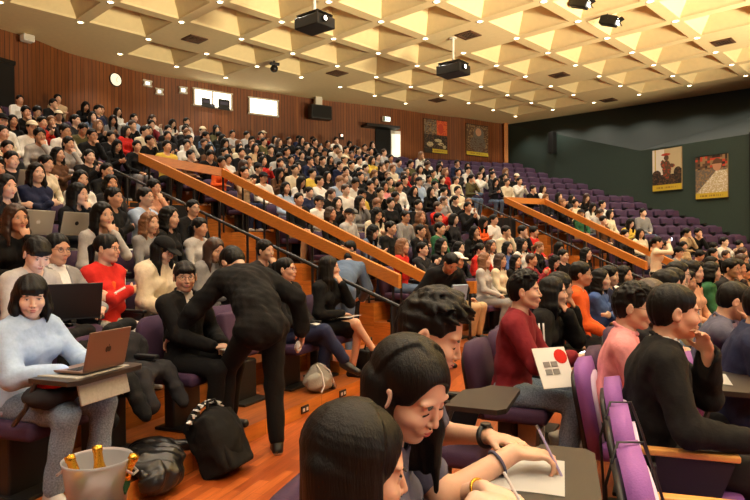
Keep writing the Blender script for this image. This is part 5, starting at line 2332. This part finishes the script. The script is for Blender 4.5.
def projector(px, py, Y, size, label, turn):
    u = px - 375
    v = 247.7 - py - 0.0098 * u
    x, z = u / FOC * Y, CAM_Z + v / FOC * Y
    o = thing('projector', label, 'projector', (x, Y, z), turn, 'projectors hung from the ceiling')
    s = size
    mb = MB()
    mb.box((0, 0, 0), (s, s * .8, s * .34), s * .03)
    mb.build('casing', MAT['black'], o)
    mb = MB()
    for k in range(6):
        mb.box((-s * .505, -s * .25 + k * s * .1, -s * .02), (s * .012, s * .05, s * .2))
    mb.build('vent_grille', MAT['metal'], o)
    mb = MB()
    mb.lathe([(s * .10, 0), (s * .10, s * .08), (s * .075, s * .09)], 18)
    for w in mb.bm.verts:
        w.co = Matrix.Translation((s * .50, -s * .14, s * .02)) @ Matrix.Rotation(PI / 2, 4, 'Y') @ w.co
    b = mb.build('lens_barrel', MAT['metal'], o)
    mb = MB()
    mb.ball((s * .585, -s * .14, s * .02), (s * .02, s * .07, s * .07))
    l = mb.build('lens', glow('projector_lens', (255, 250, 240), 9), o)
    mb = MB()
    for sx in (-1, 1):
        for sy in (-1, 1):
            mb.box((sx * s * .4, sy * s * .32, s * .21), (s * .06, s * .06, s * .10))
    mb.box((0, 0, s * .26), (s * .9, s * .7, s * .03))
    mb.build('mount_plate', MAT['metal'], o)
    mb = MB()
    mb.tube([(0, 0, s * .27), (0, 0, CEIL - z)], .035, 10)
    mb.build('pole', MAT['white'], o)
    mb = MB()
    mb.lathe([(.10, 0), (.10, .03)], 16, c=(0, 0, CEIL - z - .03))
    mb.build('ceiling_flange', MAT['white'], o)


def build_ceiling_things():
    projector(317, 24.5, 12.6, .66, 'black projector on a long white pole nearest the camera', math.radians(-38))
    projector(455, 71, 16.7, .74, 'black projector on a white pole over the middle block', math.radians(-38))
    for (px, py, Y, lab) in ((582, 3, 14.6, 'black ceiling spotlight with bright lamp at the top edge'), (611, 21, 15.2, 'black ceiling spotlight with bright lamp below the top edge')):
        u = px - 375
        v = 247.7 - py - 0.0098 * u
        x, z = u / FOC * Y, CAM_Z + v / FOC * Y
        o = thing('spotlight', lab, 'spotlight', (x, Y, z), math.radians(-35), 'stage spotlights on the ceiling')
        mb = MB()
        mb.box((0, 0, 0), (.42, .26, .24), .03, Matrix.Rotation(.35, 3, 'Y'))
        mb.build('housing', MAT['black'], o)
        mb = MB()
        for sy in (-1, 1):
            mb.box((.24, sy * .02, .02 * sy - .06), (.02, .24, .2), .004, Matrix.Rotation(.35 + sy * .8, 3, 'Y'))
        mb.build('barn_door', MAT['black'], o)
        mb = MB()
        mb.ball((.215, 0, -.075), (.03, .09, .09))
        mb.build('lamp', glow('spot_lamp', (255, 246, 226), 14), o)
        mb = MB()
        mb.tube([(0, .15, 0), (0, .16, .2), (0, 0, .22), (0, -.16, .2), (0, -.15, 0)], .014, 6)
        mb.tube([(0, 0, .22), (0, 0, CEIL - z + .02)], .02, 8)
        mb.build('yoke', MAT['metal'], o)
    # camera hanging from the ceiling
    x, y = ceil_at(276, 61)
    o = thing('security_camera', 'small dark camera hanging from the ceiling left of the projectors', 'camera', (x, y, CEIL))
    mb = MB()
    mb.tube([(0, 0, 0), (0, 0, -.16)], .03, 8)
    mb.build('stem', MAT['metal'], o)
    mb = MB()
    mb.ball((0, 0, -.24), (.12, .12, .11))
    mb.build('dome', MAT['black'], o, smooth=True)
    mb = MB()
    mb.box((.02, -.02, -.10), (.3, .1, .09), .02, Matrix.Rotation(.4, 3, 'Z'))
    mb.build('housing', MAT['metal'], o)
    # vents
    for i, (px, py) in enumerate(VENTS):
        x, y = ceil_at(px, py)
        lab = ['dark square ceiling vent beside the second projector', 'dark square ceiling vent near the upper left', 'dark ceiling vent near the upper right edge', 'dark ceiling vent right of the hanging camera', 'dark ceiling vent above the left tall poster', 'dark ceiling vent over the right block', 'dark ceiling vent nearest the green bulkhead'][i]
        o = thing('ceiling_vent', lab, 'vent', (x, y, CEIL), CA, 'ceiling air vents')
        mb = MB()
        s = .22
        for c, sz in (((0, s, 0), (2 * s + .08, .08, .03)), ((0, -s, 0), (2 * s + .08, .08, .03)), ((s, 0, 0), (.08, 2 * s, .03)), ((-s, 0, 0), (.08, 2 * s, .03))):
            mb.box((c[0], c[1], -.012), sz)
        mb.build('frame', MAT['p_brown'], o)
        mb = MB()
        mb.box((0, 0, -.004), (2 * s, 2 * s, .006))
        mb.build('opening', MAT['black_matt'], o)
        mb = MB()
        for k in range(7):
            mb.box((0, -s + (k + .5) * 2 * s / 7, -.018), (2 * s, .06, .008), 0, Matrix.Rotation(.6, 3, 'X'))
        mb.build('louvres', MAT['p_brown'], o)


EXTRA += [build_wall_things, build_ceiling_things]
# ------------------------------------------------------------------ belongings
def blob(prims, res=.014, rip=(.004, 45), seed=1, pad=.06):
    pts = []
    for q in prims:
        if q[0] == 'cone':
            pts += [np.array(q[1]) - q[3], np.array(q[1]) + q[3], np.array(q[2]) - q[4], np.array(q[2]) + q[4]]
        else:
            m = max(q[2])
            pts += [np.array(q[1]) - m, np.array(q[1]) + m]
    pts = np.array(pts)
    F = Field(pts.min(0) - pad, pts.max(0) + pad, res)
    for q in prims:
        if q[0] == 'cone':
            F.cone(q[1], q[2], q[3], q[4], k=q[5] if len(q) > 5 else .03)
        elif q[0] == 'ell':
            F.ell(q[1], q[2], q[3] if len(q) > 3 else None, k=.04)
        elif q[0] == 'box':
            F.box(q[1], q[2], q[3] if len(q) > 3 else None, rd=.02, k=.03)
        elif q[0] == 'cut':
            F.ell(q[1], q[2], k=.01, op='sub')
    if rip:
        F.ripple(rip[0], rip[1], seed)
        F.ripple(rip[0] * .5, rip[1] * 2.3, seed + 3)
    G = Geo()
    G.add(F.mesh(), 0)
    return G


def part_geo(G, name, mat, parent):
    return make(name, G.mesh(name), MAT[mat], parent)


def laptop(M, label, mat, logo, w=.31, d=.215, open_=105, logomat='offwhite'):
    """M: user looks along local +X; the lid's back faces +X"""
    o = thing('laptop', label, 'laptop', M.translation, M.to_euler().z, 'laptops')
    mb = MB()
    mb.box((0, 0, .008), (d, w, .014), .005)
    mb.build('base', MAT[mat], o)
    mb = MB()
    for r in range(4):
        for c in range(11):
            mb.box((-.01 + (r - 1.5) * .02 + .03, (c - 5) * .025, .0165), (.016, .021, .003))
    mb.build('keyboard', MAT['black'], o)
    a = math.radians(open_ - 90)
    L = Matrix.Translation((d / 2, 0, .014)) @ Matrix.Rotation(a, 4, 'Y')
    mb = MB()
    mb.box((0, 0, d / 2), (.008, w, d), .003)
    for v in mb.bm.verts:
        v.co = L @ v.co
    lid = mb.build('lid', MAT[mat], o)
    mb = MB()
    mb.box((-.005, 0, d / 2), (.002, w * .93, d * .88))
    for v in mb.bm.verts:
        v.co = L @ v.co
    mb.build('screen', glow('laptop_screen', (220, 230, 255), 4.5) if 'laptop_screen' not in bpy.data.materials else bpy.data.materials['laptop_screen'], lid)
    mb = MB()
    if logo == 'apple':
        s = .020
        for (y, z, ry, rz_) in ((-.45, -.1, .62, .85), (.45, -.1, .62, .85), (0, .0, .6, .6)):
            mb.ball((.0045, y * s, d / 2 + z * s), (.001, ry * s, rz_ * s), None, 12, 8)
        mb.ball((.0045, .12 * s, d / 2 + 1.05 * s), (.001, .16 * s, .32 * s), None, 8, 6)
    elif logo == 'round':
        mb.lathe([(.022, 0), (.022, .002)], 20)
        for v in mb.bm.verts:
            v.co = Matrix.Translation((.004, 0, d / 2)) @ Matrix.Rotation(PI / 2, 4, 'Y') @ v.co
    if logo:
        for v in mb.bm.verts:
            v.co = L @ v.co
        mb.build('logo', MAT[logomat], lid)
    else:
        mb.bm.free()
    return o


MAT['aluminium'] = plain('aluminium', (196, 190, 178), .35, metal=.55)
MAT['space_grey'] = plain('space_grey', (126, 100, 88), .38, metal=.5)
MAT['gold'] = plain('gold_foil', (226, 172, 60), .25, metal=.9, bump=.4, bscale=60)
MAT['bag_grey'] = plain('bag_grey', (150, 146, 138), .9, bump=.3, bscale=60, vary=.08)
MAT['bag_white'] = plain('bag_white', (214, 210, 204), .85, bump=.25, bscale=50, vary=.04)


def clear(name, col, rough=.08, tr=.95):
    m, nt, b = new_mat(name)
    b.inputs['Base Color'].default_value = (*lin(col), 1)
    b.inputs['Roughness'].default_value = rough
    b.inputs['Transmission Weight'].default_value = tr
    b.inputs['IOR'].default_value = 1.2
    return m


MAT['frost'] = clear('frosted_plastic', (250, 250, 250), .35, .7)
MAT['clear'] = clear('clear_plastic', (240, 246, 248), .05, .9)


def bottle(x, y, z, label, s=1.0):
    o = thing('water_bottle', label, 'bottle', (x, y, z), 0, 'water bottles')
    mb = MB()
    mb.lathe([(.030 * s, 0), (.033 * s, .01 * s), (.033 * s, .07 * s), (.030 * s, .08 * s), (.033 * s, .09 * s), (.033 * s, .15 * s), (.014 * s, .19 * s), (.013 * s, .205 * s)], 18)
    mb.build('body', MAT['clear'], o, smooth=True)
    mb = MB()
    mb.lathe([(.0335 * s, .075 * s), (.0338 * s, .08 * s), (.0338 * s, .125 * s), (.0335 * s, .13 * s)], 18, cap0=False, cap1=False)
    mb.build('label_band', MAT['paper'], o)
    mb = MB()
    mb.lathe([(.015 * s, .20 * s), (.015 * s, .222 * s), (.012 * s, .225 * s)], 14)
    mb.build('cap', MAT['white'], o)
    return o


def sheet(M, w, d, label, name='paper', mat='paper', cat='paper', bend=.01, group=None):
    """a slightly bent sheet lying in the local XY plane"""
    mb = MB()
    n = 6
    rows = []
    for i in range(n + 1):
        t = i / n
        z = bend * math.sin(t * PI)
        rows.append([mb.bm.verts.new(M @ Vector((-w / 2 + w * t, y, z + dz))) for y, dz in ((-d / 2, 0), (d / 2, 0))])
    for a, b in zip(rows, rows[1:]):
        mb.bm.faces.new((a[0], b[0], b[1], a[1]))
    r = bmesh.ops.solidify(mb.bm, geom=mb.bm.faces[:], thickness=.002)
    o = mb.build(name, MAT[mat])
    tag(o, label, cat, group)
    return o


def ring_on(o, p, d, r, w, mat, name):
    """a band around a wrist, child of the person"""
    d = Vector(d).normalized()
    M = Matrix.Translation(Vector(p)) @ d.to_track_quat('Z', 'Y').to_matrix().to_4x4()
    mb = MB()
    mb.tube([M @ Vector((r * math.cos(t), r * math.sin(t), 0)) for t in [2 * PI * k / 18 for k in range(18)]], w, 6, closed=True)
    return mb.build(name, MAT[mat], o, smooth=True), M


def stripes(key, mat, sides=(1, -1), n=1, r=.062, name='sleeve_stripe'):
    """stripes sewn down the outside of the sleeves"""
    root, sp, M = FIG[key]
    for q in sides:
        S, E, W = sp['_S'][q], sp['_E'][q], sp['_W'][q]
        for k in range(n):
            mb = MB()
            P = []
            for t in np.linspace(.08, 1, 8):
                P.append((S + (E - S) * t, r - .014 * t, E - S))
            for t in np.linspace(.12, .92, 7):
                P.append((E + (W - E) * t, r - .015 - .012 * t, W - E))
            pts = []
            for p, rr, d in P:
                d = unit(d)
                out = np.array((0, q, .35 + .0 * k)) + np.array((.45 * (k - (n - 1) / 2) if n > 1 else 0.0, 0, 0))
                out = out - d * (out @ d)
                out = unit(out)
                pts.append(p + out * rr)
            mb.tube(pts, .011 if n == 1 else .007, 6)
            mb.build(name, MAT[mat], root, smooth=True)


def build_props():
    # ---- laptops
    def at(key, p, rz=0.0):
        root, sp, M = FIG[key]
        return Matrix.Translation(M @ Vector(p)) @ Matrix.Rotation(M.to_euler().z + rz, 4, 'Z')
    laptop(at('laptop_girl', (.46, 0, .748)), 'brown-grey laptop on the tablet of the girl with bobbed hair', 'space_grey', 'apple', .31, .22, 104, 'black')
    lx, ly = lo_pos(66, 4.42)[:2]
    laptop(Matrix.Translation((lx, ly, .36 + .70)) @ Matrix.Rotation(facing(lx, ly) - .55, 4, 'Z'), 'open black laptop in front of the man in the grey cardigan', 'black', None, .40, .26, 108)
    for px, k, lab, lg, wd, lm in ((28, 3, 'silver laptop with pale fruit logo in the fourth tier', 'apple', .34, 'white'), (67, 3, 'silver laptop with dark round logo in the fourth tier', 'round', .34, 'black'), (24, 5, 'pale laptop open in the sixth tier at the left edge', None, .32, 'black')):
        x, y = on_row(R0 + PITCH * k + .10, px)
        laptop(Matrix.Translation((x, y, tier_h(k) + .74)) @ Matrix.Rotation(facing(x, y), 4, 'Z'), lab, 'aluminium', lg, wd, .235, 106, lm)
    # grey sleeve under the nearest laptop
    M = at('laptop_girl', (.42, .02, .733))
    o = thing('laptop_sleeve', 'pale grey laptop sleeve hanging over the tablet of the girl with bobbed hair', 'sleeve', M.translation, M.to_euler().z)
    mb = MB()
    mb.box((.0, -.02, .0), (.30, .40, .014), .005)
    mb.box((.165, -.04, -.07), (.014, .36, .15), .005, Matrix.Rotation(-.25, 3, 'Y'))
    mb.build('cover', MAT['bag_grey'], o)
    # dark bag with a red scarf on her lap
    M = at('laptop_girl', (.33, -.14, .60))
    o = thing('handbag', 'dark grey bag with red cloth on the lap of the girl with bobbed hair', 'bag', M.translation, M.to_euler().z)
    part_geo(blob([('ell', (0, 0, .02), (.14, .15, .07))], .012), 'bag_body', 'cloth charcoal', o)
    part_geo(blob([('ell', (.02, -.02, .085), (.08, .07, .03))], .01), 'red_cloth', 'cloth red', o)
    # ---- coats on the empty first-tier seats
    for px, nm, lab, mt in ((98, 'coat', 'black coat heaped on an empty seat beside the girl with bobbed hair', 'cloth black'), (140, 'coat', 'dark padded coat over the empty seat next to the young man in the suit', 'cloth charcoal')):
        x, y = on_row(R0 + .45, px)
        o = thing(nm, lab, 'coat', (x, y, tier_h(0)), facing(x, y), 'coats on empty seats')
        part_geo(blob([('ell', (0, 0, .54), (.18, .20, .08)), ('ell', (-.16, .02, .66), (.09, .20, .16)), ('cone', (.12, .12, .54), (.26, .14, .30), .06, .05), ('cone', (.12, -.12, .54), (.24, -.16, .34), .06, .05)], .014, (.008, 40)), 'coat_body', mt, o)
        part_geo(blob([('cone', (-.20, -.10, .84), (-.22, .12, .86), .05, .05)], .012), 'collar', 'cloth black', o)
    # ---- on the near step: black jacket heap, backpack
    x, y = on_row(R0 + .02, 158)
    a = facing(x, y)
    o = thing('jacket', 'black shiny jacket heap lying over the edge of the first step', 'jacket', (x, y, tier_h(0)), a)
    part_geo(blob([('ell', (-.18, .12, .05), (.16, .18, .07)), ('ell', (.0, -.05, .06), (.16, .22, .07)), ('ell', (.12, -.12, -.01), (.09, .17, .10)), ('cone', (-.2, .26, .04), (-.05, .34, .03), .05, .03)], .011, (.010, 42)), 'jacket_body', 'leather', o)
    part_geo(blob([('cone', (-.1, -.2, .10), (.1, -.26, .04), .035, .03)], .010), 'sleeve', 'leather', o)
    x, y = on_row(R0 - .16, 214)
    a = facing(x, y)
    o = thing('backpack', 'black backpack with white lettered strap leaning on the first step', 'backpack', (x, y, 0), a)
    R = rotm(0, -.5)
    part_geo(blob([('box', (.02, 0, .20), (.09, .14, .18), R), ('ell', (.04, 0, .24), (.14, .18, .22), R)], .011, (.005, 40)), 'bag_body', 'cloth black', o)
    part_geo(blob([('box', (.15, 0, .16), (.025, .11, .09), R)], .011, (.003, 40)), 'front_pocket', 'cloth black', o)
    mb = MB()
    P = [Vector((-.10 + .02 * math.sin(t), .20 * math.cos(t), .30 + .17 * math.sin(t))) for t in np.linspace(.2, PI - .2, 12)]
    mb.tube(P, .018, 8)
    st = mb.build('shoulder_strap', MAT['cloth black'], o, smooth=True)
    mb = MB()
    for i, p in enumerate(P[1:-1]):
        for k, (dy, dz, sx, sz) in enumerate(((0, 0, .028, .008), (.008, .0, .008, .03), (-.008, .004, .008, .026))):
            if (i + k) % 3 != 1:
                mb.box((p.x + .014, p.y + dy, p.z + dz + .006), (.03, sx, sz), 0, Matrix.Rotation(.5 * (i - 5), 3, 'X'))
    mb.build('white_lettering', MAT['white'], st)
    mb = MB()
    mb.tube([(-.03, .05, .44), (-.04, .04, .49), (-.04, -.04, .49), (-.03, -.05, .44)], .010, 8)
    mb.build('top_handle', MAT['cloth black'], o)
    mb = MB()
    mb.box((.165, 0, .24), (.012, .10, .006), 0)
    mb.build('zip', MAT['steel'], o)
    # grey drawstring bag and black tote by the feet on the first tier
    x, y = on_row(R0 + .12, 317)
    o = thing('drawstring_bag', 'pale grey drawstring bag slumped on the first step by crossed legs', 'bag', (x, y, tier_h(0)), facing(x, y))
    part_geo(blob([('ell', (0, 0, .10), (.13, .16, .11)), ('ell', (-.02, .03, .20), (.08, .10, .07))], .011, (.009, 42)), 'bag_body', 'bag_grey', o)
    mb = MB()
    for q in (-1, 1):
        mb.tube([(-.0, q * .03, .27), (.09, q * .07, .20), (.13, q * .09, .08), (.12, q * .13, .02)], .007, 6)
    mb.build('drawstring', MAT['white'], o)
    x, y = on_row(R0 + .10, 367)
    o = thing('tote_bag', 'black tote bag standing on the step beside the bare crossed legs', 'bag', (x, y, tier_h(0)), facing(x, y))
    part_geo(blob([('box', (0, 0, .14), (.07, .13, .12))], .012, (.006, 40)), 'bag_body', 'cloth black', o)
    mb = MB()
    mb.tube([(.0, -.07, .28), (.02, -.05, .40), (.02, .05, .40), (0, .07, .28)], .010, 8)
    mb.build('bag_handle', MAT['cloth black'], o)
    # power socket in the riser
    for px, lab in ((303, 'small dark double socket plate in the first riser, nearer one'), (341, 'small dark socket plate in the first riser by the tote bag')):
        x, y = on_row(R0 - .005, px)
        o = thing('wall_socket', lab, 'socket', (x, y, .066), facing(x, y))
        MB().box((.004, 0, 0), (.012, .12, .07), .003).build('plate', MAT['metal'], o)
        mb = MB()
        for q in (-1, 1):
            mb.box((.012, q * .028, 0), (.004, .03, .03))
        mb.build('outlet', MAT['white'], o)
    # ---- ice bucket on a stool at the lower left corner
    bx, by = lo_pos(95, 2.5)[:2]
    o = thing('stool', 'small black stool carrying the ice bucket, at the lower left', 'stool', (bx, by, 0))
    mb = MB()
    mb.lathe([(.17, .40), (.18, .41), (.18, .435), (.17, .44)], 24)
    mb.build('stool_top', MAT['black'], o)
    for k in range(4):
        a = PI / 4 + k * PI / 2
        MB().tube([(.12 * math.cos(a), .12 * math.sin(a), .41), (.16 * math.cos(a), .16 * math.sin(a), 0)], .012, 8).build('leg', MAT['metal'], o)
    o = thing('ice_bucket', 'frosted plastic ice bucket holding gold-foiled bottles, lower left corner', 'bucket', (bx, by, .44))
    mb = MB()
    mb.lathe([(.095, 0), (.10, .004), (.133, .25), (.137, .262), (.132, .262), (.127, .25), (.095, .012), (.02, .010)], 32, cap0=True, cap1=True)
    mb.build('bucket_wall', MAT['frost'], o, smooth=True)
    mb = MB()
    for q in (-1, 1):
        mb.tube([(q * .128, -.03, .22), (q * .155, -.02, .20), (q * .155, .02, .20), (q * .128, .03, .22)], .006, 6)
    mb.build('bucket_handle', MAT['frost'], o)
    G = blob([('ell', (.0, .0, .10), (.085, .085, .09))], .010, (.008, 80))
    part_geo(G, 'ice', 'frost', o)
    for dx, dy, tilt, lab in ((-.02, -.03, .35, 'gold-foiled bottle leaning left in the ice bucket'), (.05, .0, -.45, 'gold-foiled bottle leaning right in the ice bucket'), (.0, .05, .1, 'gold-foiled bottle at the back of the ice bucket')):
        b = thing('wine_bottle', lab, 'bottle', (bx + dx, by + dy, .50), 0, 'gold-foiled bottles in the ice bucket')
        Rm = Matrix.Rotation(-tilt, 4, 'Y')
        mb = MB()
        mb.lathe([(.034, .0), (.036, .02), (.036, .11), (.018, .16), (.016, .17)], 16)
        for v in mb.bm.verts:
            v.co = Rm @ v.co
        mb.build('glass', MAT['cloth green'], b, smooth=True)
        mb = MB()
        mb.lathe([(.028, .135), (.022, .155), (.019, .17), (.018, .21), (.021, .215), (.020, .235), (.004, .24)], 16)
        for v in mb.bm.verts:
            v.co = Rm @ v.co
        mb.build('foil', MAT['gold'], b, smooth=True)
    x, y = lo_pos(71, 2.66)[:2]
    bottle(x, y, .44 if math.hypot(x - bx, y - by) < .15 else 0.0, 'clear water bottle behind the ice bucket, lower left', 1.0) if False else None
    x, y = on_row(R0 + .10, 71)
    bottle(x, y, tier_h(0), 'clear water bottle on the first step behind the ice bucket', 1.15)
    # ---- floor on the right: bags, bottle
    x, y = lo_pos(574, 4.4)[:2]
    o = thing('tote_bag', 'white cloth tote bag slumped on the floor behind the pink shirt', 'bag', (x, y, 0), .4)
    part_geo(blob([('ell', (0, 0, .12), (.18, .10, .16)), ('box', (0, 0, .10), (.16, .06, .09))], .012, (.010, 34)), 'bag_body', 'bag_white', o)
    mb = MB()
    mb.tube([(-.08, .03, .24), (-.09, .10, .16), (-.02, .14, .04), (.06, .12, .03), (.09, .05, .22)], .008, 6)
    mb.build('bag_handle', MAT['bag_white'], o)
    x, y = lo_pos(530, 4.35)[:2]
    o = thing('shopping_bag', 'white paper carrier bag standing under the black seat tablet', 'bag', (x, y, 0), -.5)
    mb = MB()
    mb.box((0, 0, .18), (.13, .26, .36), .006)
    mb.build('bag_body', MAT['bag_white'], o)
    mb = MB()
    mb.box((.07, .0, .16), (.006, .10, .10))
    mb.box((.07, -.0, .28), (.006, .16, .03))
    mb.build('grey_print', MAT['cloth grey'], o)
    mb = MB()
    mb.tube([(0, -.06, .36), (.01, -.05, .45), (.01, .05, .45), (0, .06, .36)], .005, 6)
    mb.build('bag_handle', MAT['white'], o)
    x, y = lo_pos(527, 3.75)[:2]
    bottle(x - .02, y, 0, 'water bottle on the floor beside the white carrier bag', 1.1)
    x, y = lo_pos(671, 9.4)[:2]
    # ---- what people hold or wear
    root, sp, M = FIG['maroon_man']
    # brochure on his knees
    bx_, by_ = lo_pos(553, 3.93)[:2]
    o = thing('brochure', 'white brochure with red circle and small grey pictures held over grey jeans', 'brochure', (bx_, by_, .77), 0)
    Rb = Matrix.Rotation(.30, 4, 'Z') @ Matrix.Rotation(-.55, 4, 'X')
    for nm, mt, prs in (('cover_page', 'paper', [((0, 0, 0), (.24, .006, .27))]), ('grey_picture', 'cloth grey', [((-.05, -.006, .02), (.045, .004, .035)), ((-.05, -.006, -.03), (.045, .004, .035)), ((.005, -.006, .02), (.045, .004, .035)), ((.005, -.006, -.03), (.045, .004, .035))])):
        mb = MB()
        for c, s in prs:
            mb.box(c, s)
        for v in mb.bm.verts:
            v.co = Rb @ v.co
        mb.build(nm, MAT[mt], o)
    mb = MB()
    mb.ball((.07, -.004, .07), (.048, .003, .05), None, 20, 8)
    for v in mb.bm.verts:
        v.co = Rb @ v.co
    mb.build('red_circle', MAT['cloth red'], o)
    o = thing('smartphone', 'black smartphone in the hands of the man in the maroon sweater', 'phone', M @ Vector((.50, .02, .82)), M.to_euler().z)
    mb = MB()
    mb.box((0, 0, 0), (.15, .075, .009), .003, Matrix.Rotation(-.4, 3, 'Y'))
    mb.build('phone_case', MAT['black'], o)
    mb = MB()
    mb.box((-.002, 0, .005), (.135, .066, .002), 0, Matrix.Rotation(-.4, 3, 'Y'))
    mb.build('screen', bpy.data.materials['laptop_screen'], o)
    stripes('track_jacket', 'white', n=3, r=.080)
    stripes('red_jacket', 'cloth white', n=1, r=.079)
    # print on the red jacket
    root, sp, M = FIG['red_jacket']
    G = Geo()
    c, Rl = sp['_chest']
    G.add(ball_arr(c + Rl @ np.array((.118, .0, -.01)), (.012, .045, .06), Rl), 0)
    part_geo(G, 'chest_print', 'cloth orange', root)
    root, sp, M = FIG['grey_cardigan']
    c, Rl = sp['_chest']
    mb = MB()
    for i in range(9):
        mb.box(tuple(c + Rl @ np.array((.142 - .010 * abs((i % 3) - 1), ((i % 3) - 1) * .035, .03 - .045 * (i // 3)))), (.006, .022 + .006 * (i % 2), .016), 0, Matrix.Rotation(.4 * (i - 4), 3, 'X'))
    mb.build('shirt_print', MAT['black'], root)
    # writing: tablet papers and pens
    root, sp, M = FIG['writing_man']
    rzv = M.to_euler().z
    zt = (.70 + .33) * .8 + .014
    sM = Matrix.Translation(Vector((-.04, 2.12, 0))) @ Matrix.Rotation(rzv, 4, 'Z')
    sheet(sM @ Matrix.Translation((.55, -.05, zt)), .22, .30, 'white sheet being written on by the man in the slate T-shirt', 'paper', bend=.003)
    W = sp['_W'][-1]
    p = M @ Vector(W + np.array((.115, .012, -.01)))
    o = thing('pen', 'purple pen in the right hand of the man in the slate T-shirt', 'pen', p, rzv)
    mb = MB()
    mb.tube([(.025, 0, -.065), (.018, 0, -.05), (-.05, .01, .085)], [.001, .004, .0042], 8)
    mb.build('barrel', MAT['cloth lavender'], o)
    mb = MB()
    mb.tube([(-.05, .01, .085), (-.055, .011, .096)], .0046, 8)
    mb.build('pen_cap', MAT['steel'], o)
    E, W = sp['_E'], sp['_W']
    band_, bm = ring_on(root, W[1] - unit(W[1] - E[1]) * .015, W[1] - E[1], .034, .009, 'black', 'wristwatch')
    mb = MB()
    mb.lathe([(.018, 0), (.018, .008), (.015, .009)], 16)
    for v in mb.bm.verts:
        v.co = Matrix.Translation(Vector(W[1] - unit(W[1] - E[1]) * .015 + np.array((0, 0, .036)))) @ v.co
    mb.build('watch_face', MAT['black'], band_)
    ring_on(root, W[-1] - unit(W[-1] - E[-1]) * .06, W[-1] - E[-1], .036, .005, 'cloth slate', 'bracelet')
    root, sp, M = FIG['writing_girl']
    W, E = sp['_W'], sp['_E']
    p = M @ Vector(W[-1] + np.array((.115, .012, -.005)))
    o = thing('pen', 'white pen in the hand of the girl in the dark top', 'pen', p, M.to_euler().z)
    mb = MB()
    mb.tube([(.03, 0, -.06), (.02, 0, -.045), (-.05, .01, .075)], [.001, .004, .0042], 8)
    mb.build('barrel', MAT['white'], o)
    ring_on(root, W[1] - unit(W[1] - E[1]) * .02, W[1] - E[1], .028, .005, 'gold', 'bracelet')
    root, sp, M = FIG['front_girl']
    sM = Matrix.Translation(Vector((-.20, 1.30, 0))) @ Matrix.Rotation(M.to_euler().z, 4, 'Z')
    sheet(sM @ Matrix.Translation((.44, 0, .655)), .21, .30, 'white sheet on the tablet of the girl nearest the camera', 'paper', bend=.003)
    # papers on laps
    root, sp, M = FIG['black_blazer']
    sheet(M @ Matrix.Translation((.30, .02, .66)) @ Matrix.Rotation(-.12, 4, 'Y'), .22, .30, 'white papers on the lap of the woman in the black blazer', 'paper')
    root, sp, M = FIG['pattern_shirt']
    sheet(M @ Matrix.Translation((.33, -.03, .66)), .12, .10, 'small folded note in the hands of the man in the patterned shirt', 'paper')
    root, sp, M = FIG['suit_student']
    sheet(M @ Matrix.Translation((.42, -.02, .64)) @ Matrix.Rotation(.3, 4, 'Z'), .08, .15, 'small white card on the knee of the young man in the suit', 'card', cat='card')
    root, sp, M = FIG['bending_man']
    W = sp['_W'][-1]
    o = thing('tissue', 'crumpled white tissue in the right hand of the bending man', 'tissue', M @ Vector(W + np.array((.03, .02, -.13))))
    part_geo(blob([('ell', (0, 0, 0), (.025, .03, .05))], .007, (.004, 120)), 'tissue_fold', 'paper', o)
    root, sp, M = FIG['pink_shirt']
    sM = Matrix.Translation(M.translation) @ Matrix.Rotation(M.to_euler().z, 4, 'Z')
    sheet(sM @ Matrix.Translation((.47, .0, .822)), .21, .30, 'white handouts on the tablet before the man in the pink shirt', 'paper', bend=.004)
    root, sp, M = FIG['photographer']
    W = sp['_W']
    o = thing('smartphone', 'dark smartphone raised by the standing woman in the white blouse', 'phone', M @ Vector((W[1] + W[-1]) / 2 + np.array((.07, 0, .12))), M.to_euler().z)
    MB().box((0, 0, 0), (.01, .15, .075), .003).build('phone_case', MAT['black'], o)
    MB().box((-.006, 0, 0), (.002, .138, .066)).build('screen', bpy.data.materials['laptop_screen'], o)
    root, sp, M = FIG['walking_man']
    W = sp['_W'][1]
    o = thing('folder', 'pale blue folder held by the stooping man in the dark coat', 'folder', M @ Vector(W + np.array((.08, .0, -.02))), M.to_euler().z)
    MB().box((0, 0, 0), (.03, .22, .30), .004, Matrix.Rotation(.3, 3, 'Y')).build('cover', MAT['cloth pale blue'], o)
    # cables draped over the empty seat backs of the second row
    for n, dz in ((1, 0), (2, .02), (3, .0)):
        a = polar(*fy(16.08, 2.95)[:2])[1] + n * .545 / 16.08
        x, y = arc(15.93, a)
        o = thing('headphone_cable', ['thin black cable over the seat back beside the man in the suit', 'thin black cable over the second seat back from the lower right', 'thin black cable over the seat back nearest the lower edge'][n - 1], 'cable', (x, y, 0), a + PI, 'black cables over the seat backs')
        mb = MB()
        mb.tube([(-.17, .12, .62), (-.215, .10, .78), (-.255, .08, .895), (-.335, .06, .895), (-.375, .05, .75), (-.36, .08, .45), (-.36, .03, .15)], .006, 6)
        mb.build('cable_run', MAT['black'], o, smooth=True)
        mb = MB()
        mb.box((-.165, .12, .60), (.02, .05, .07), .006)
        mb.build('plug', MAT['black'], o)


EXTRA.append(build_props)





main()
